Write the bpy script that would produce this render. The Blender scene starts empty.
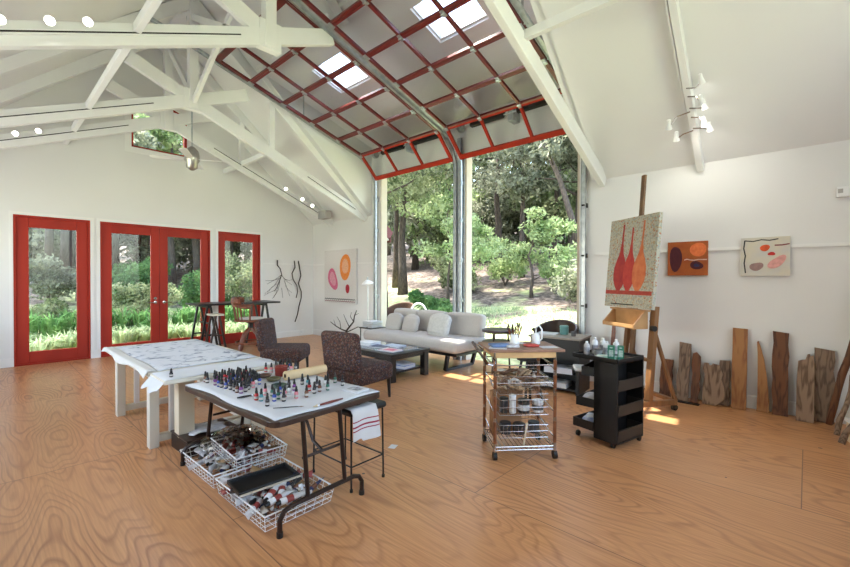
import bpy, math, random
import numpy as np
from mathutils import Vector, Matrix
R = random.Random(7)
PI = math.pi
C = bpy.context.scene.collection
SC = bpy.context.scene

# ---------------- camera, world, sun, fill lamps, exposure ----------------
cam_d = bpy.data.cameras.new('camera'); cam = bpy.data.objects.new('camera', cam_d); C.objects.link(cam)
cam_d.sensor_width = 36; cam_d.lens = 36 * 412.4 / 850; cam_d.clip_end = 200; cam_d.clip_start = 0.02
YAW, PITCH, ROLL = 42.818, -0.559, -0.172
cam.location = (0, 0, 1.411)
cam.rotation_mode = 'XYZ'
cam.matrix_world = Matrix.Translation((0, 0, 1.411)) @ Matrix.Rotation(math.radians(YAW), 4, 'Z') @ Matrix.Rotation(math.radians(90 + PITCH), 4, 'X') @ Matrix.Rotation(math.radians(-ROLL), 4, 'Z')
SC.camera = cam
w = bpy.data.worlds.new('sky'); SC.world = w; w.use_nodes = True
nt = w.node_tree; nt.nodes.clear()
sky = nt.nodes.new('ShaderNodeTexSky'); sky.sky_type = 'NISHITA'; sky.sun_disc = False
sky.sun_elevation = math.radians(64); sky.sun_rotation = math.radians(-110); sky.air_density = 1.3; sky.dust_density = 3.0
bg = nt.nodes.new('ShaderNodeBackground'); bg.inputs[1].default_value = 1.35
wo = nt.nodes.new('ShaderNodeOutputWorld'); nt.links.new(sky.outputs[0], bg.inputs[0]); nt.links.new(bg.outputs[0], wo.inputs[0])

def lamp(name, kind, loc, energy, color=(1, 1, 1), direction=None, **kw):
    d = bpy.data.lights.new(name, kind); d.energy = energy; d.color = color
    for k, v in kw.items(): setattr(d, k, v)
    o = bpy.data.objects.new(name, d); C.objects.link(o); o.location = loc
    if direction is not None: o.rotation_euler = Vector(direction).to_track_quat('-Z', 'Y').to_euler()
    return o
lamp('sun', 'SUN', (-10, -6, 20), 13.0, (1.0, 0.96, 0.89), (0.42, 0.165, -1.0), angle=math.radians(0.6))
# added area lamps just inside unseen windows, filling the room with light
lamp('south_fill_lamp', 'AREA', (-5.6, -1.12, 1.75), 78, (0.90, 0.95, 1.0), (0, 1, 0.62), shape='RECTANGLE', size=6.4, size_y=1.7)
lamp('east_fill_lamp', 'AREA', (1.32, 2.3, 2.5), 42, (0.90, 0.95, 1.0), (-1, 0, 0.1), shape='RECTANGLE', size=4.2, size_y=2.6)
SC.view_settings.view_transform = 'Standard'; SC.view_settings.look = 'None'
SC.view_settings.gamma = 1.0; SC.view_settings.use_curve_mapping = False
SC.view_settings.exposure = 0.38

# ---------------- materials ----------------
MT = {}
def mat(name, col, rough=0.6, metal=0.0, var=0.0, scale=8.0, emit=None, spec=0.5, stretch=None, col2=None, bump=0.0, coat=0.0):
    if name in MT: return MT[name]
    m = bpy.data.materials.new(name); m.use_nodes = True; n = m.node_tree; b = n.nodes['Principled BSDF']
    b.inputs['Roughness'].default_value = rough; b.inputs['Metallic'].default_value = metal
    b.inputs['Base Color'].default_value = (*col, 1); b.inputs['Specular IOR Level'].default_value = spec
    b.inputs['Coat Weight'].default_value = coat
    if emit: b.inputs['Emission Color'].default_value = (*emit[0], 1); b.inputs['Emission Strength'].default_value = emit[1]
    if var or col2 or bump:
        tc = n.nodes.new('ShaderNodeTexCoord'); mp = n.nodes.new('ShaderNodeMapping'); no = n.nodes.new('ShaderNodeTexNoise')
        n.links.new(tc.outputs['Object'], mp.inputs[0]); n.links.new(mp.outputs[0], no.inputs['Vector'])
        if stretch: mp.inputs['Scale'].default_value = stretch
        no.inputs['Scale'].default_value = scale; no.inputs['Detail'].default_value = 5
        if col2 is None: col2 = tuple(c * (1 - var) for c in col)
        cr = n.nodes.new('ShaderNodeValToRGB'); cr.color_ramp.elements[0].position = 0.35; cr.color_ramp.elements[1].position = 0.65
        cr.color_ramp.elements[0].color = (*col2, 1); cr.color_ramp.elements[1].color = (*col, 1)
        n.links.new(no.outputs['Fac'], cr.inputs[0]); n.links.new(cr.outputs[0], b.inputs['Base Color'])
        if bump:
            bp = n.nodes.new('ShaderNodeBump'); bp.inputs['Strength'].default_value = bump; bp.inputs['Distance'].default_value = 0.01
            n.links.new(no.outputs['Fac'], bp.inputs['Height']); n.links.new(bp.outputs[0], b.inputs['Normal'])
    MT[name] = m; return m

def glass_mat(name, tint=(0.97, 0.985, 0.98), refl=0.9, ior=1.45):
    m = bpy.data.materials.new(name); m.use_nodes = True; n = m.node_tree; n.nodes.clear()
    t = n.nodes.new('ShaderNodeBsdfTransparent'); t.inputs[0].default_value = (*tint, 1)
    g = n.nodes.new('ShaderNodeBsdfGlossy'); g.inputs['Roughness'].default_value = 0.01; g.inputs[0].default_value = (refl, refl, refl, 1)
    f = n.nodes.new('ShaderNodeFresnel'); f.inputs[0].default_value = ior
    mx = n.nodes.new('ShaderNodeMixShader'); o = n.nodes.new('ShaderNodeOutputMaterial')
    n.links.new(f.outputs[0], mx.inputs[0]); n.links.new(t.outputs[0], mx.inputs[1]); n.links.new(g.outputs[0], mx.inputs[2]); n.links.new(mx.outputs[0], o.inputs[0])
    MT[name] = m; return m
glass = glass_mat('window_glass', refl=.5)
clearplastic = glass_mat('clear_plastic', (0.96, 0.965, 0.97), ior=1.65)
bottleglass = glass_mat('bottle_glass', (0.9, 0.92, 0.92))

wall_m = mat('wall_paint', (0.78, 0.772, 0.755), 0.75, var=0.02, scale=1.5)
ceil_m = mat('ceiling_paint', (0.79, 0.785, 0.78), 0.8, var=0.02, scale=1.2)
trim_m = mat('trim_paint', (0.82, 0.81, 0.79), 0.45)
truss_m = mat('truss_paint', (0.80, 0.795, 0.785), 0.5, var=0.03, scale=3)
red_m = mat('red_door_paint', (0.40, 0.024, 0.008), 0.5, spec=.3, var=0.18, scale=3, stretch=(1, 1, .3))
dred_m = mat('dark_red_metal', (0.14, 0.010, 0.010), 0.35, var=0.15, scale=4)
galv = mat('galvanised_steel', (0.52, 0.56, 0.58), 0.35, 0.75, var=0.25, scale=14)
chrome = mat('chrome', (0.50, 0.48, 0.46), 0.18, 1.0, var=.1, scale=20)
black_m = mat('black_plastic', (0.009, 0.008, 0.007), 0.45, var=0.3, scale=5)
blackmetal = mat('black_metal', (0.02, 0.016, 0.014), 0.4, 0.3, var=.3)
brownmetal = mat('dark_brown_metal', (0.035, 0.018, 0.012), 0.35, 0.4, var=.3)
white_p = mat('white_plastic', (0.85, 0.85, 0.84), 0.4, var=.03)
paper = mat('white_paper', (0.58, 0.58, 0.60), 0.8, var=0.06, scale=4)
wirewhite = mat('white_wire', (0.85, 0.84, 0.82), 0.4, var=.03)
lightwood = mat('pale_wood', (0.74, 0.63, 0.45), 0.6, var=0.10, scale=3, stretch=(1, 1, .1))
cream = mat('cream_painted_wood', (0.66, 0.61, 0.50), 0.55, var=.05, scale=4)
greyboard = mat('grey_board', (0.42, 0.41, 0.42), 0.7, var=.08)
easelwood = mat('easel_oak', (0.26, 0.12, 0.042), 0.5, var=0.3, scale=5, stretch=(5, 5, .5))
redwood = mat('red_brown_wood', (0.20, 0.055, 0.022), 0.4, var=0.35, scale=6, stretch=(3, 3, .6))
darkwood = mat('espresso_wood', (0.012, 0.009, 0.008), 0.35, var=.3)
tabledark = mat('dark_walnut', (0.05, 0.027, 0.018), 0.35, var=.3)
sofa_m = mat('sofa_linen', (0.46, 0.42, 0.385), 0.9, var=0.07, scale=60, bump=.15)
pillow_m = mat('pillow_fabric', (0.55, 0.53, 0.50), 0.95, var=0.15, scale=30, bump=.5)
mirror = mat('glass_tabletop', (0.20, 0.22, 0.24), 0.06, 0.3)
lightglow = mat('lamp_glow', (1, 1, 1), 0.5, emit=((1.0, 0.95, 0.85), 14.0))
lampshade_m = mat('white_enamel', (0.9, 0.9, 0.9), 0.3, var=.02)
bark = mat('bark', (0.10, 0.075, 0.055), 0.9, col2=(0.035, 0.026, 0.02), scale=6, stretch=(4, 4, 1), bump=.6)
bark2 = mat('grey_bark', (0.20, 0.17, 0.14), 0.9, col2=(0.08, 0.065, 0.05), scale=6, stretch=(4, 4, 1), bump=.6)
twig = mat('twig_bark', (0.045, 0.03, 0.022), 0.8, var=.3, scale=20)

def leafmat(name, c1, c2):
    m = bpy.data.materials.new(name); m.use_nodes = True; n = m.node_tree; n.nodes.clear()
    tc = n.nodes.new('ShaderNodeTexCoord'); no = n.nodes.new('ShaderNodeTexNoise'); no.inputs['Scale'].default_value = 1.7; no.inputs['Detail'].default_value = 8
    cr = n.nodes.new('ShaderNodeValToRGB'); cr.color_ramp.elements[0].position = .38; cr.color_ramp.elements[1].position = .62
    cr.color_ramp.elements[0].color = (*c1, 1); cr.color_ramp.elements[1].color = (*c2, 1)
    d = n.nodes.new('ShaderNodeBsdfDiffuse'); t = n.nodes.new('ShaderNodeBsdfTranslucent'); mx = n.nodes.new('ShaderNodeMixShader'); mx.inputs[0].default_value = .38
    o = n.nodes.new('ShaderNodeOutputMaterial')
    n.links.new(tc.outputs['Object'], no.inputs['Vector']); n.links.new(no.outputs['Fac'], cr.inputs[0])
    n.links.new(cr.outputs[0], d.inputs[0]); n.links.new(cr.outputs[0], t.inputs[0])
    n.links.new(d.outputs[0], mx.inputs[1]); n.links.new(t.outputs[0], mx.inputs[2]); n.links.new(mx.outputs[0], o.inputs[0])
    MT[name] = m; return m
leafA = leafmat('oak_leaves', (0.09, 0.125, 0.055), (0.36, 0.40, 0.23))
leafB = leafmat('bright_leaves', (0.14, 0.22, 0.08), (0.48, 0.56, 0.29))
leafC = leafmat('dull_leaves', (0.09, 0.105, 0.065), (0.38, 0.40, 0.29))
leafD = leafmat('shrub_leaves', (0.05, 0.12, 0.04), (0.17, 0.29, 0.11))
grassA = leafmat('grass_blades', (0.18, 0.28, 0.13), (0.50, 0.58, 0.38))
grassB = leafmat('iris_blades', (0.06, 0.17, 0.05), (0.20, 0.36, 0.13))

def floor_mat():
    m = bpy.data.materials.new('plywood_floor'); m.use_nodes = True; n = m.node_tree; b = n.nodes['Principled BSDF']; L = n.links.new
    tc = n.nodes.new('ShaderNodeTexCoord')
    mp = n.nodes.new('ShaderNodeMapping'); mp.inputs['Location'].default_value = (1.6 + 2.44 * 8, -1.0 + 1.22 * 8, 0)
    L(tc.outputs['Object'], mp.inputs[0])
    br = n.nodes.new('ShaderNodeTexBrick'); br.offset = 0.35; br.offset_frequency = 2; br.squash = 1
    br.inputs['Scale'].default_value = 1; br.inputs['Brick Width'].default_value = 2.44; br.inputs['Row Height'].default_value = 1.22
    br.inputs['Mortar Size'].default_value = 0.0035; br.inputs['Mortar Smooth'].default_value = 0.3; br.inputs['Bias'].default_value = 0
    br.inputs['Color1'].default_value = (0, 0, 0, 1); br.inputs['Color2'].default_value = (1, 1, 1, 1); br.inputs['Mortar'].default_value = (.5, .5, .5, 1)
    L(mp.outputs[0], br.inputs['Vector'])
    # each sheet has its own grain: offset the noise by the sheet's random value
    sc = n.nodes.new('ShaderNodeVectorMath'); sc.operation = 'SCALE'; sc.inputs['Scale'].default_value = 13.0; L(br.outputs['Color'], sc.inputs[0])
    ad = n.nodes.new('ShaderNodeVectorMath'); ad.operation = 'ADD'; L(tc.outputs['Object'], ad.inputs[0]); L(sc.outputs[0], ad.inputs[1])
    m2 = n.nodes.new('ShaderNodeMapping'); m2.inputs['Scale'].default_value = (0.42, 1.9, 1); L(ad.outputs[0], m2.inputs[0])
    no = n.nodes.new('ShaderNodeTexNoise'); no.inputs['Scale'].default_value = 1.0; no.inputs['Detail'].default_value = 2.2; no.inputs['Roughness'].default_value = .42; L(m2.outputs[0], no.inputs['Vector'])
    mu = n.nodes.new('ShaderNodeMath'); mu.operation = 'MULTIPLY'; mu.inputs[1].default_value = 34; L(no.outputs['Fac'], mu.inputs[0])
    fr = n.nodes.new('ShaderNodeMath'); fr.operation = 'FRACT'; L(mu.outputs[0], fr.inputs[0])
    r1 = n.nodes.new('ShaderNodeValToRGB'); e = r1.color_ramp.elements
    e[0].position = 0; e[0].color = (0, 0, 0, 1); e[1].position = 1.0; e[1].color = (0, 0, 0, 1)
    for p_, v_ in ((.55, .1), (.80, .95), (.90, .6)):
        q = e.new(p_); q.color = (v_, v_, v_, 1)
    L(fr.outputs[0], r1.inputs[0])
    n3 = n.nodes.new('ShaderNodeTexNoise'); n3.inputs['Scale'].default_value = .9; n3.inputs['Detail'].default_value = 3; L(tc.outputs['Object'], n3.inputs['Vector'])
    r3 = n.nodes.new('ShaderNodeValToRGB'); r3.color_ramp.elements[0].position = .38; r3.color_ramp.elements[1].position = .62
    r3.color_ramp.elements[0].color = (.25, .25, .25, 1); r3.color_ramp.elements[1].color = (1, 1, 1, 1); L(n3.outputs['Fac'], r3.inputs[0])
    gm = n.nodes.new('ShaderNodeMath'); gm.operation = 'MULTIPLY'; L(r1.outputs[0], gm.inputs[0]); L(r3.outputs[0], gm.inputs[1])
    # fine fibre streaks
    m4 = n.nodes.new('ShaderNodeMapping'); m4.inputs['Scale'].default_value = (1.6, 42, 1); L(tc.outputs['Object'], m4.inputs[0])
    n4 = n.nodes.new('ShaderNodeTexNoise'); n4.inputs['Scale'].default_value = 2; n4.inputs['Detail'].default_value = 4; L(m4.outputs[0], n4.inputs['Vector'])
    base = n.nodes.new('ShaderNodeValToRGB'); base.color_ramp.elements[0].position = .3; base.color_ramp.elements[1].position = .7
    base.color_ramp.elements[0].color = (0.50, 0.220, 0.086, 1); base.color_ramp.elements[1].color = (0.66, 0.325, 0.140, 1); L(n4.outputs['Fac'], base.inputs[0])
    mg = n.nodes.new('ShaderNodeMixRGB'); mg.inputs[2].default_value = (0.25, 0.075, 0.024, 1)
    gs = n.nodes.new('ShaderNodeMath'); gs.operation = 'MULTIPLY'; gs.inputs[1].default_value = 0.80; L(gm.outputs[0], gs.inputs[0]); L(gs.outputs[0], mg.inputs[0]); L(base.outputs[0], mg.inputs[1])
    # sheet to sheet tint
    sep = n.nodes.new('ShaderNodeSeparateColor'); L(br.outputs['Color'], sep.inputs[0])
    tm = n.nodes.new('ShaderNodeMath'); tm.operation = 'MULTIPLY'; tm.inputs[1].default_value = .22; L(sep.outputs[0], tm.inputs[0])
    mt_ = n.nodes.new('ShaderNodeMixRGB'); mt_.inputs[2].default_value = (0.66, 0.37, 0.19, 1); L(tm.outputs[0], mt_.inputs[0]); L(mg.outputs[0], mt_.inputs[1])
    # seams, paint specks
    ms = n.nodes.new('ShaderNodeMixRGB'); ms.inputs[2].default_value = (0.10, 0.045, 0.025, 1); 
    sf = n.nodes.new('ShaderNodeMath'); sf.operation = 'MULTIPLY'; sf.inputs[1].default_value = .75; L(br.outputs['Fac'], sf.inputs[0]); L(sf.outputs[0], ms.inputs[0]); L(mt_.outputs[0], ms.inputs[1])
    vo = n.nodes.new('ShaderNodeTexVoronoi'); vo.inputs['Scale'].default_value = 3.1; vo.feature = 'F1'
    nd = n.nodes.new('ShaderNodeTexNoise'); nd.inputs['Scale'].default_value = 30; L(tc.outputs['Object'], nd.inputs['Vector'])
    va = n.nodes.new('ShaderNodeVectorMath'); va.operation = 'SCALE'; va.inputs['Scale'].default_value = .03; L(nd.outputs['Color'], va.inputs[0])
    vb = n.nodes.new('ShaderNodeVectorMath'); vb.operation = 'ADD'; L(tc.outputs['Object'], vb.inputs[0]); L(va.outputs[0], vb.inputs[1]); L(vb.outputs[0], vo.inputs['Vector'])
    lt = n.nodes.new('ShaderNodeMath'); lt.operation = 'LESS_THAN'; lt.inputs[1].default_value = 0.032; L(vo.outputs['Distance'], lt.inputs[0])
    mk = n.nodes.new('ShaderNodeMixRGB'); mk.inputs[2].default_value = (0.03, 0.02, 0.02, 1); L(lt.outputs[0], mk.inputs[0]); L(ms.outputs[0], mk.inputs[1])
    L(mk.outputs[0], b.inputs['Base Color'])
    b.inputs['Roughness'].default_value = .36; b.inputs['Coat Weight'].default_value = .25; b.inputs['Coat Roughness'].default_value = .22
    bp = n.nodes.new('ShaderNodeBump'); bp.inputs['Strength'].default_value = .06; L(n4.outputs['Fac'], bp.inputs['Height']); L(bp.outputs[0], b.inputs['Normal'])
    return m

def tweed():
    m = bpy.data.materials.new('brown_tweed'); m.use_nodes = True; n = m.node_tree; b = n.nodes['Principled BSDF']; L = n.links.new
    tc = n.nodes.new('ShaderNodeTexCoord'); v = n.nodes.new('ShaderNodeTexVoronoi'); v.inputs['Scale'].default_value = 80
    L(tc.outputs['Object'], v.inputs['Vector']); s = n.nodes.new('ShaderNodeSeparateColor'); L(v.outputs['Color'], s.inputs[0])
    r = n.nodes.new('ShaderNodeValToRGB'); r.color_ramp.interpolation = 'CONSTANT'; e = r.color_ramp.elements
    e[0].color = (0.035, 0.018, 0.014, 1); e[1].position = .45; e[1].color = (0.07, 0.03, 0.02, 1)
    for p_, c_ in ((.68, (.11, .035, .025, 1)), (.80, (.13, .08, .06, 1)), (.93, (.06, .06, .09, 1))):
        q = e.new(p_); q.color = c_
    L(s.outputs[0], r.inputs[0]); L(r.outputs[0], b.inputs['Base Color']); b.inputs['Roughness'].default_value = .95
    bp = n.nodes.new('ShaderNodeBump'); bp.inputs['Strength'].default_value = .4; bp.inputs['Distance'].default_value = .004; L(v.outputs['Distance'], bp.inputs['Height']); L(bp.outputs[0], b.inputs['Normal'])
    MT['tweed'] = m; return m
tweed_m = tweed()

def woodmat(name, c1, c2, c3=None, freq=9, rough=.75):
    m = bpy.data.materials.new(name); m.use_nodes = True; n = m.node_tree; b = n.nodes['Principled BSDF']; L = n.links.new
    tc = n.nodes.new('ShaderNodeTexCoord'); mp = n.nodes.new('ShaderNodeMapping'); mp.inputs['Scale'].default_value = (1, 1, .16); L(tc.outputs['Object'], mp.inputs[0])
    no = n.nodes.new('ShaderNodeTexNoise'); no.inputs['Scale'].default_value = 7; no.inputs['Detail'].default_value = 3; L(mp.outputs[0], no.inputs['Vector'])
    mu = n.nodes.new('ShaderNodeMath'); mu.operation = 'MULTIPLY'; mu.inputs[1].default_value = freq; L(no.outputs['Fac'], mu.inputs[0])
    fr = n.nodes.new('ShaderNodeMath'); fr.operation = 'PINGPONG'; fr.inputs[1].default_value = .5; L(mu.outputs[0], fr.inputs[0])
    r = n.nodes.new('ShaderNodeValToRGB'); e = r.color_ramp.elements; e[0].color = (*c2, 1); e[1].position = .3; e[1].color = (*c1, 1)
    if c3: q = e.new(.03); q.color = (*c3, 1)
    L(fr.outputs[0], r.inputs[0]); L(r.outputs[0], b.inputs['Base Color']); b.inputs['Roughness'].default_value = rough
    bp = n.nodes.new('ShaderNodeBump'); bp.inputs['Strength'].default_value = .5; bp.inputs['Distance'].default_value = .004; L(fr.outputs[0], bp.inputs['Height']); L(bp.outputs[0], b.inputs['Normal'])
    MT[name] = m; return m
wood_grey = woodmat('weathered_grey_wood', (0.24, 0.155, 0.10), (0.10, 0.06, 0.038), freq=14)
wood_orange = woodmat('orange_fir_wood', (0.38, 0.175, 0.062), (0.24, 0.09, 0.03), freq=7)
wood_brown = woodmat('dark_redwood', (0.17, 0.065, 0.026), (0.07, 0.025, 0.011), freq=9)
wood_drift = woodmat('pale_driftwood', (0.30, 0.19, 0.12), (0.12, 0.065, 0.035), freq=10)

# ---------------- mesh helpers ----------------
class MB:
    def __init__(s): s.v = []; s.f = []; s.m = []; s.k = 0
    def add(s, vs, fs):
        o = len(s.v); s.v += [tuple(p) for p in vs]; s.f += [tuple(i + o for i in f) for f in fs]; s.m += [s.k] * len(fs); return s
    def box(s, x0, x1, y0, y1, z0, z1, M=None):
        v = [Vector(p) for p in ((x0,y0,z0),(x1,y0,z0),(x1,y1,z0),(x0,y1,z0),(x0,y0,z1),(x1,y0,z1),(x1,y1,z1),(x0,y1,z1))]
        if M: v = [M @ p for p in v]
        return s.add(v, [(0,3,2,1),(4,5,6,7),(0,1,5,4),(1,2,6,5),(2,3,7,6),(3,0,4,7)])
    def cbox(s, c, d, M=None):
        return s.box(c[0]-d[0]/2, c[0]+d[0]/2, c[1]-d[1]/2, c[1]+d[1]/2, c[2]-d[2]/2, c[2]+d[2]/2, M)
    def beam(s, p, q, wd, ht, up=(0,0,1)):
        p, q = Vector(p), Vector(q); d = (q - p).normalized(); up = Vector(up)
        if abs(d.dot(up)) > .98: up = Vector((0, 1, 0))
        x = d.cross(up).normalized(); z = x.cross(d)
        vs = [a + x * i * wd / 2 + z * j * ht / 2 for a in (p, q) for i, j in ((-1,-1),(1,-1),(1,1),(-1,1))]
        return s.add(vs, [(0,1,2,3),(7,6,5,4),(0,4,5,1),(1,5,6,2),(2,6,7,3),(3,7,4,0)])
    def tube(s, pts, r, seg=8, cap=True):
        pts = [Vector(p) for p in pts]; n = len(pts); rs = r if isinstance(r, (list, tuple)) else [r] * n
        rings = []; up = Vector((0, 0, 1))
        for i in range(n):
            d = (pts[min(i+1, n-1)] - pts[max(i-1, 0)]);
            if d.length < 1e-9: d = Vector((0,0,1))
            d.normalize(); a = d.cross(up)
            if a.length < .05: a = d.cross(Vector((1, 0, 0)))
            a.normalize(); b = a.cross(d)
            if rings:
                pass
            rings.append([pts[i] + (a * math.cos(2*PI*k/seg) + b * math.sin(2*PI*k/seg)) * rs[i] for k in range(seg)])
        # align the rings
        for i in range(1, n):
            best = min(range(seg), key=lambda o: sum((rings[i][(k+o) % seg] - rings[i-1][k] - (pts[i]-pts[i-1])).length for k in range(seg)))
            rings[i] = rings[i][best:] + rings[i][:best]
        vs = [v for rg in rings for v in rg]; fs = []
        for i in range(n - 1):
            for k in range(seg):
                a, b = i*seg + k, i*seg + (k+1) % seg; fs.append((a, b, b+seg, a+seg))
        if cap: fs.append(tuple(range(seg))[::-1]); fs.append(tuple((n-1)*seg + k for k in range(seg)))
        return s.add(vs, fs)
    def lathe(s, prof, c=(0,0,0), seg=16, M=None):
        vs = []; fs = []
        for r, z in prof:
            for k in range(seg):
                p = Vector((c[0] + r*math.cos(2*PI*k/seg), c[1] + r*math.sin(2*PI*k/seg), c[2] + z)); vs.append(M @ p if M else p)
        for i in range(len(prof)-1):
            for k in range(seg):
                a, b = i*seg+k, i*seg+(k+1) % seg; fs.append((a, b, b+seg, a+seg))
        fs.append(tuple(range(seg))[::-1]); fs.append(tuple((len(prof)-1)*seg + k for k in range(seg)))
        return s.add(vs, fs)
    def prism(s, poly, t, F):   # poly: 2D outline; F(a, b, depth) -> 3D point
        n = len(poly); vs = [F(a, b, 0) for a, b in poly] + [F(a, b, t) for a, b in poly]
        return s.add(vs, [tuple(range(n)), tuple(range(2*n-1, n-1, -1))] + [(i, i+n, (i+1) % n + n, (i+1) % n) for i in range(n)])
    def cushion(s, x0, x1, y0, y1, z0, z1, r=.05, puff=.0, M=None, nx=8, ny=8):
        # a soft rounded block: superellipsoid-like shell
        cx, cy, cz = (x0+x1)/2, (y0+y1)/2, (z0+z1)/2; hx, hy, hz = (x1-x0)/2, (y1-y0)/2, (z1-z0)/2
        N = 10; vs = []; fs = []
        idx = {}
        def P(a, b, c):
            v = Vector((a*hx, b*hy, c*hz)); core = Vector((max(-hx+r, min(hx-r, v.x)), max(-hy+r, min(hy-r, v.y)), max(-hz+r, min(hz-r, v.z))))
            d = v - core
            if d.length > 1e-9: v = core + d.normalized() * r
            if puff:
                q = 1 + puff * (1 - a*a) * (1 - b*b) / 1.0; v.z *= q
                q = 1 + .3*puff * (1 - a*a) * (1 - c*c); v.y *= q
            v += Vector((cx, cy, cz)); return M @ v if M else v
        ts = [-1, -1+.35*r/hx, -1+r/hx] if False else None
        def steps(h):
            k = min(.95, r/h); a = [-1, -1+k*.3, -1+k*.65, -1+k]; m = [-1+k + (2-2*k)*i/5 for i in range(1, 5)]
            return a + m + [-t for t in reversed(a)]
        X, Y, Z = steps(hx), steps(hy), steps(hz)
        def g(A, B, fn, flip):
            base = len(vs)
            for a in A:
                for b in B: vs.append(fn(a, b))
            for i in range(len(A)-1):
                for j in range(len(B)-1):
                    q = (base+i*len(B)+j, base+(i+1)*len(B)+j, base+(i+1)*len(B)+j+1, base+i*len(B)+j+1)
                    fs.append(q[::-1] if flip else q)
        g(X, Y, lambda a, b: P(a, b, 1), False); g(X, Y, lambda a, b: P(a, b, -1), True)
        g(X, Z, lambda a, b: P(a, -1, b), False); g(X, Z, lambda a, b: P(a, 1, b), True)
        g(Y, Z, lambda a, b: P(1, a, b), False); g(Y, Z, lambda a, b: P(-1, a, b), True)
        return s.add(vs, fs)

def obj(name, mb, mats, parent=None, smooth=False, bevel=0, loc=None, rot=None):
    me = bpy.data.meshes.new(name)
    me.from_pydata(mb.v, [], mb.f)
    if not isinstance(mats, (list, tuple)): mats = [mats]
    for m in mats: me.materials.append(m)
    if len(mats) > 1: me.polygons.foreach_set('material_index', mb.m)
    if smooth: me.polygons.foreach_set('use_smooth', [True]*len(mb.f))
    me.update()
    o = bpy.data.objects.new(name, me); C.objects.link(o)
    if parent is not None: o.parent = parent
    if loc: o.location = loc
    if rot: o.rotation_euler = rot
    if bevel:
        b = o.modifiers.new('bevel', 'BEVEL'); b.width = bevel; b.segments = 2; b.limit_method = 'ANGLE'
    if smooth == 'auto': pass
    return o
def tag(o, label, cat, group=None, kind=None):
    o['label'] = label; o['category'] = cat
    if group: o['group'] = group
    if kind: o['kind'] = kind
    return o
def thing(name, label, cat, loc=(0,0,0), rz=0, group=None):
    o = bpy.data.objects.new(name, None); C.objects.link(o); o.location = loc; o.rotation_euler = (0,0,rz); o.empty_display_size = .1
    return tag(o, label, cat, group)
def struct(name, mb, m, parent=None, **k):
    o = obj(name, mb, m, parent, **k)
    if parent is None: o['kind'] = 'structure'
    return o
def sempty(name, loc=(0,0,0)):
    o = bpy.data.objects.new(name, None); C.objects.link(o); o.location = loc; o['kind'] = 'structure'; return o
def copy_tree(o, parent=None):
    c = o.copy(); C.objects.link(c)
    if parent is not None: c.parent = parent
    for ch in list(o.children): copy_tree(ch, c)
    return c

# ---------------- the room ----------------
XA, XE, YB, YS = -9.258, 1.4, 5.79, -1.19
EV, SL, YR = 2.79, 0.9, 2.30            # eave height, roof slope, ridge line
RZ = EV + SL * (YB - YR)
DX0, DX1 = -6.95, -2.2                  # dormer over the garage doors
DZ, DS = 4.25, 0.30
DYT = YB - (DZ - EV) / (SL - DS); DZT = EV + SL * (YB - DYT)
HD = 3.62                               # opening height
T = .14

m = MB(); m.box(XA - T, XE + T, YS - T, YB + T, -.12, 0); struct('floor', m, floor_mat())

# wall_left with three door openings and a gable window
def wall_cells(mb, us, zs, holes, F):
    for i in range(len(us)-1):
        for j in range(len(zs)-1):
            a, b, c, d = us[i], us[i+1], zs[j], zs[j+1]
            if any(h[0] - 1e-6 <= a and b <= h[1] + 1e-6 and h[2] - 1e-6 <= c and d <= h[3] + 1e-6 for h in holes): continue
            F(mb, a, b, c, d)
DH = 2.43
dA = [(.362, 1.322), (1.462, 3.31), (3.472, 4.397)]
GW = (1.93, 2.88, 3.87)                 # gable window span and sill
m = MB()
us = [YS - T] + [v for p in dA for v in p] + [YB + T]
wall_cells(m, us, [0, DH, EV], [(a, b, 0, DH) for a, b in dA], lambda mb, a, b, c, d: mb.box(XA - T, XA, a, b, c, d))
# gable triangle cut round the pentagonal window
def gz(y): return min(EV + SL * (YB - y), EV + SL * (y - (2*YR - YB))) + .05
def gwt(y): return 4.95 - .55 * abs(y - YR - .1)     # sloping head of the window
ys = sorted([YS, -.5, .5, 1.2, GW[0], YR, GW[1], 3.5, 4.3, 5.0, YB])
for a, b in zip(ys, ys[1:]):
    def quad(z0a, z0b, z1a, z1b):
        vs = [(XA - T, a, z0a), (XA - T, b, z0b), (XA - T, b, z1b), (XA - T, a, z1a), (XA, a, z0a), (XA, b, z0b), (XA, b, z1b), (XA, a, z1a)]
        m.add(vs, [(0,1,2,3),(7,6,5,4),(0,4,5,1),(1,5,6,2),(2,6,7,3),(3,7,4,0)])
    if a >= GW[0] - 1e-6 and b <= GW[1] + 1e-6:
        quad(EV, EV, GW[2], GW[2]); quad(gwt(a), gwt(b), gz(a), gz(b))
    else: quad(EV, EV, gz(a), gz(b))
struct('wall_left', m, wall_m)

# wall_back with the two garage openings, raised in the dormer
m = MB()
GO = [(-6.66, -4.63), (-4.41, -2.38)]
us = [XA, DX0, GO[0][0], GO[0][1], GO[1][0], GO[1][1], DX1, XE]
wall_cells(m, us, [0, EV, HD, DZ], [(GO[0][0], GO[0][1], 0, HD), (GO[1][0], GO[1][1], 0, HD), (XA, DX0, EV, DZ), (DX1, XE, EV, DZ)], lambda mb, a, b, c, d: mb.box(a, b, YB, YB + T, c, d))
struct('wall_back', m, wall_m)
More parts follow.
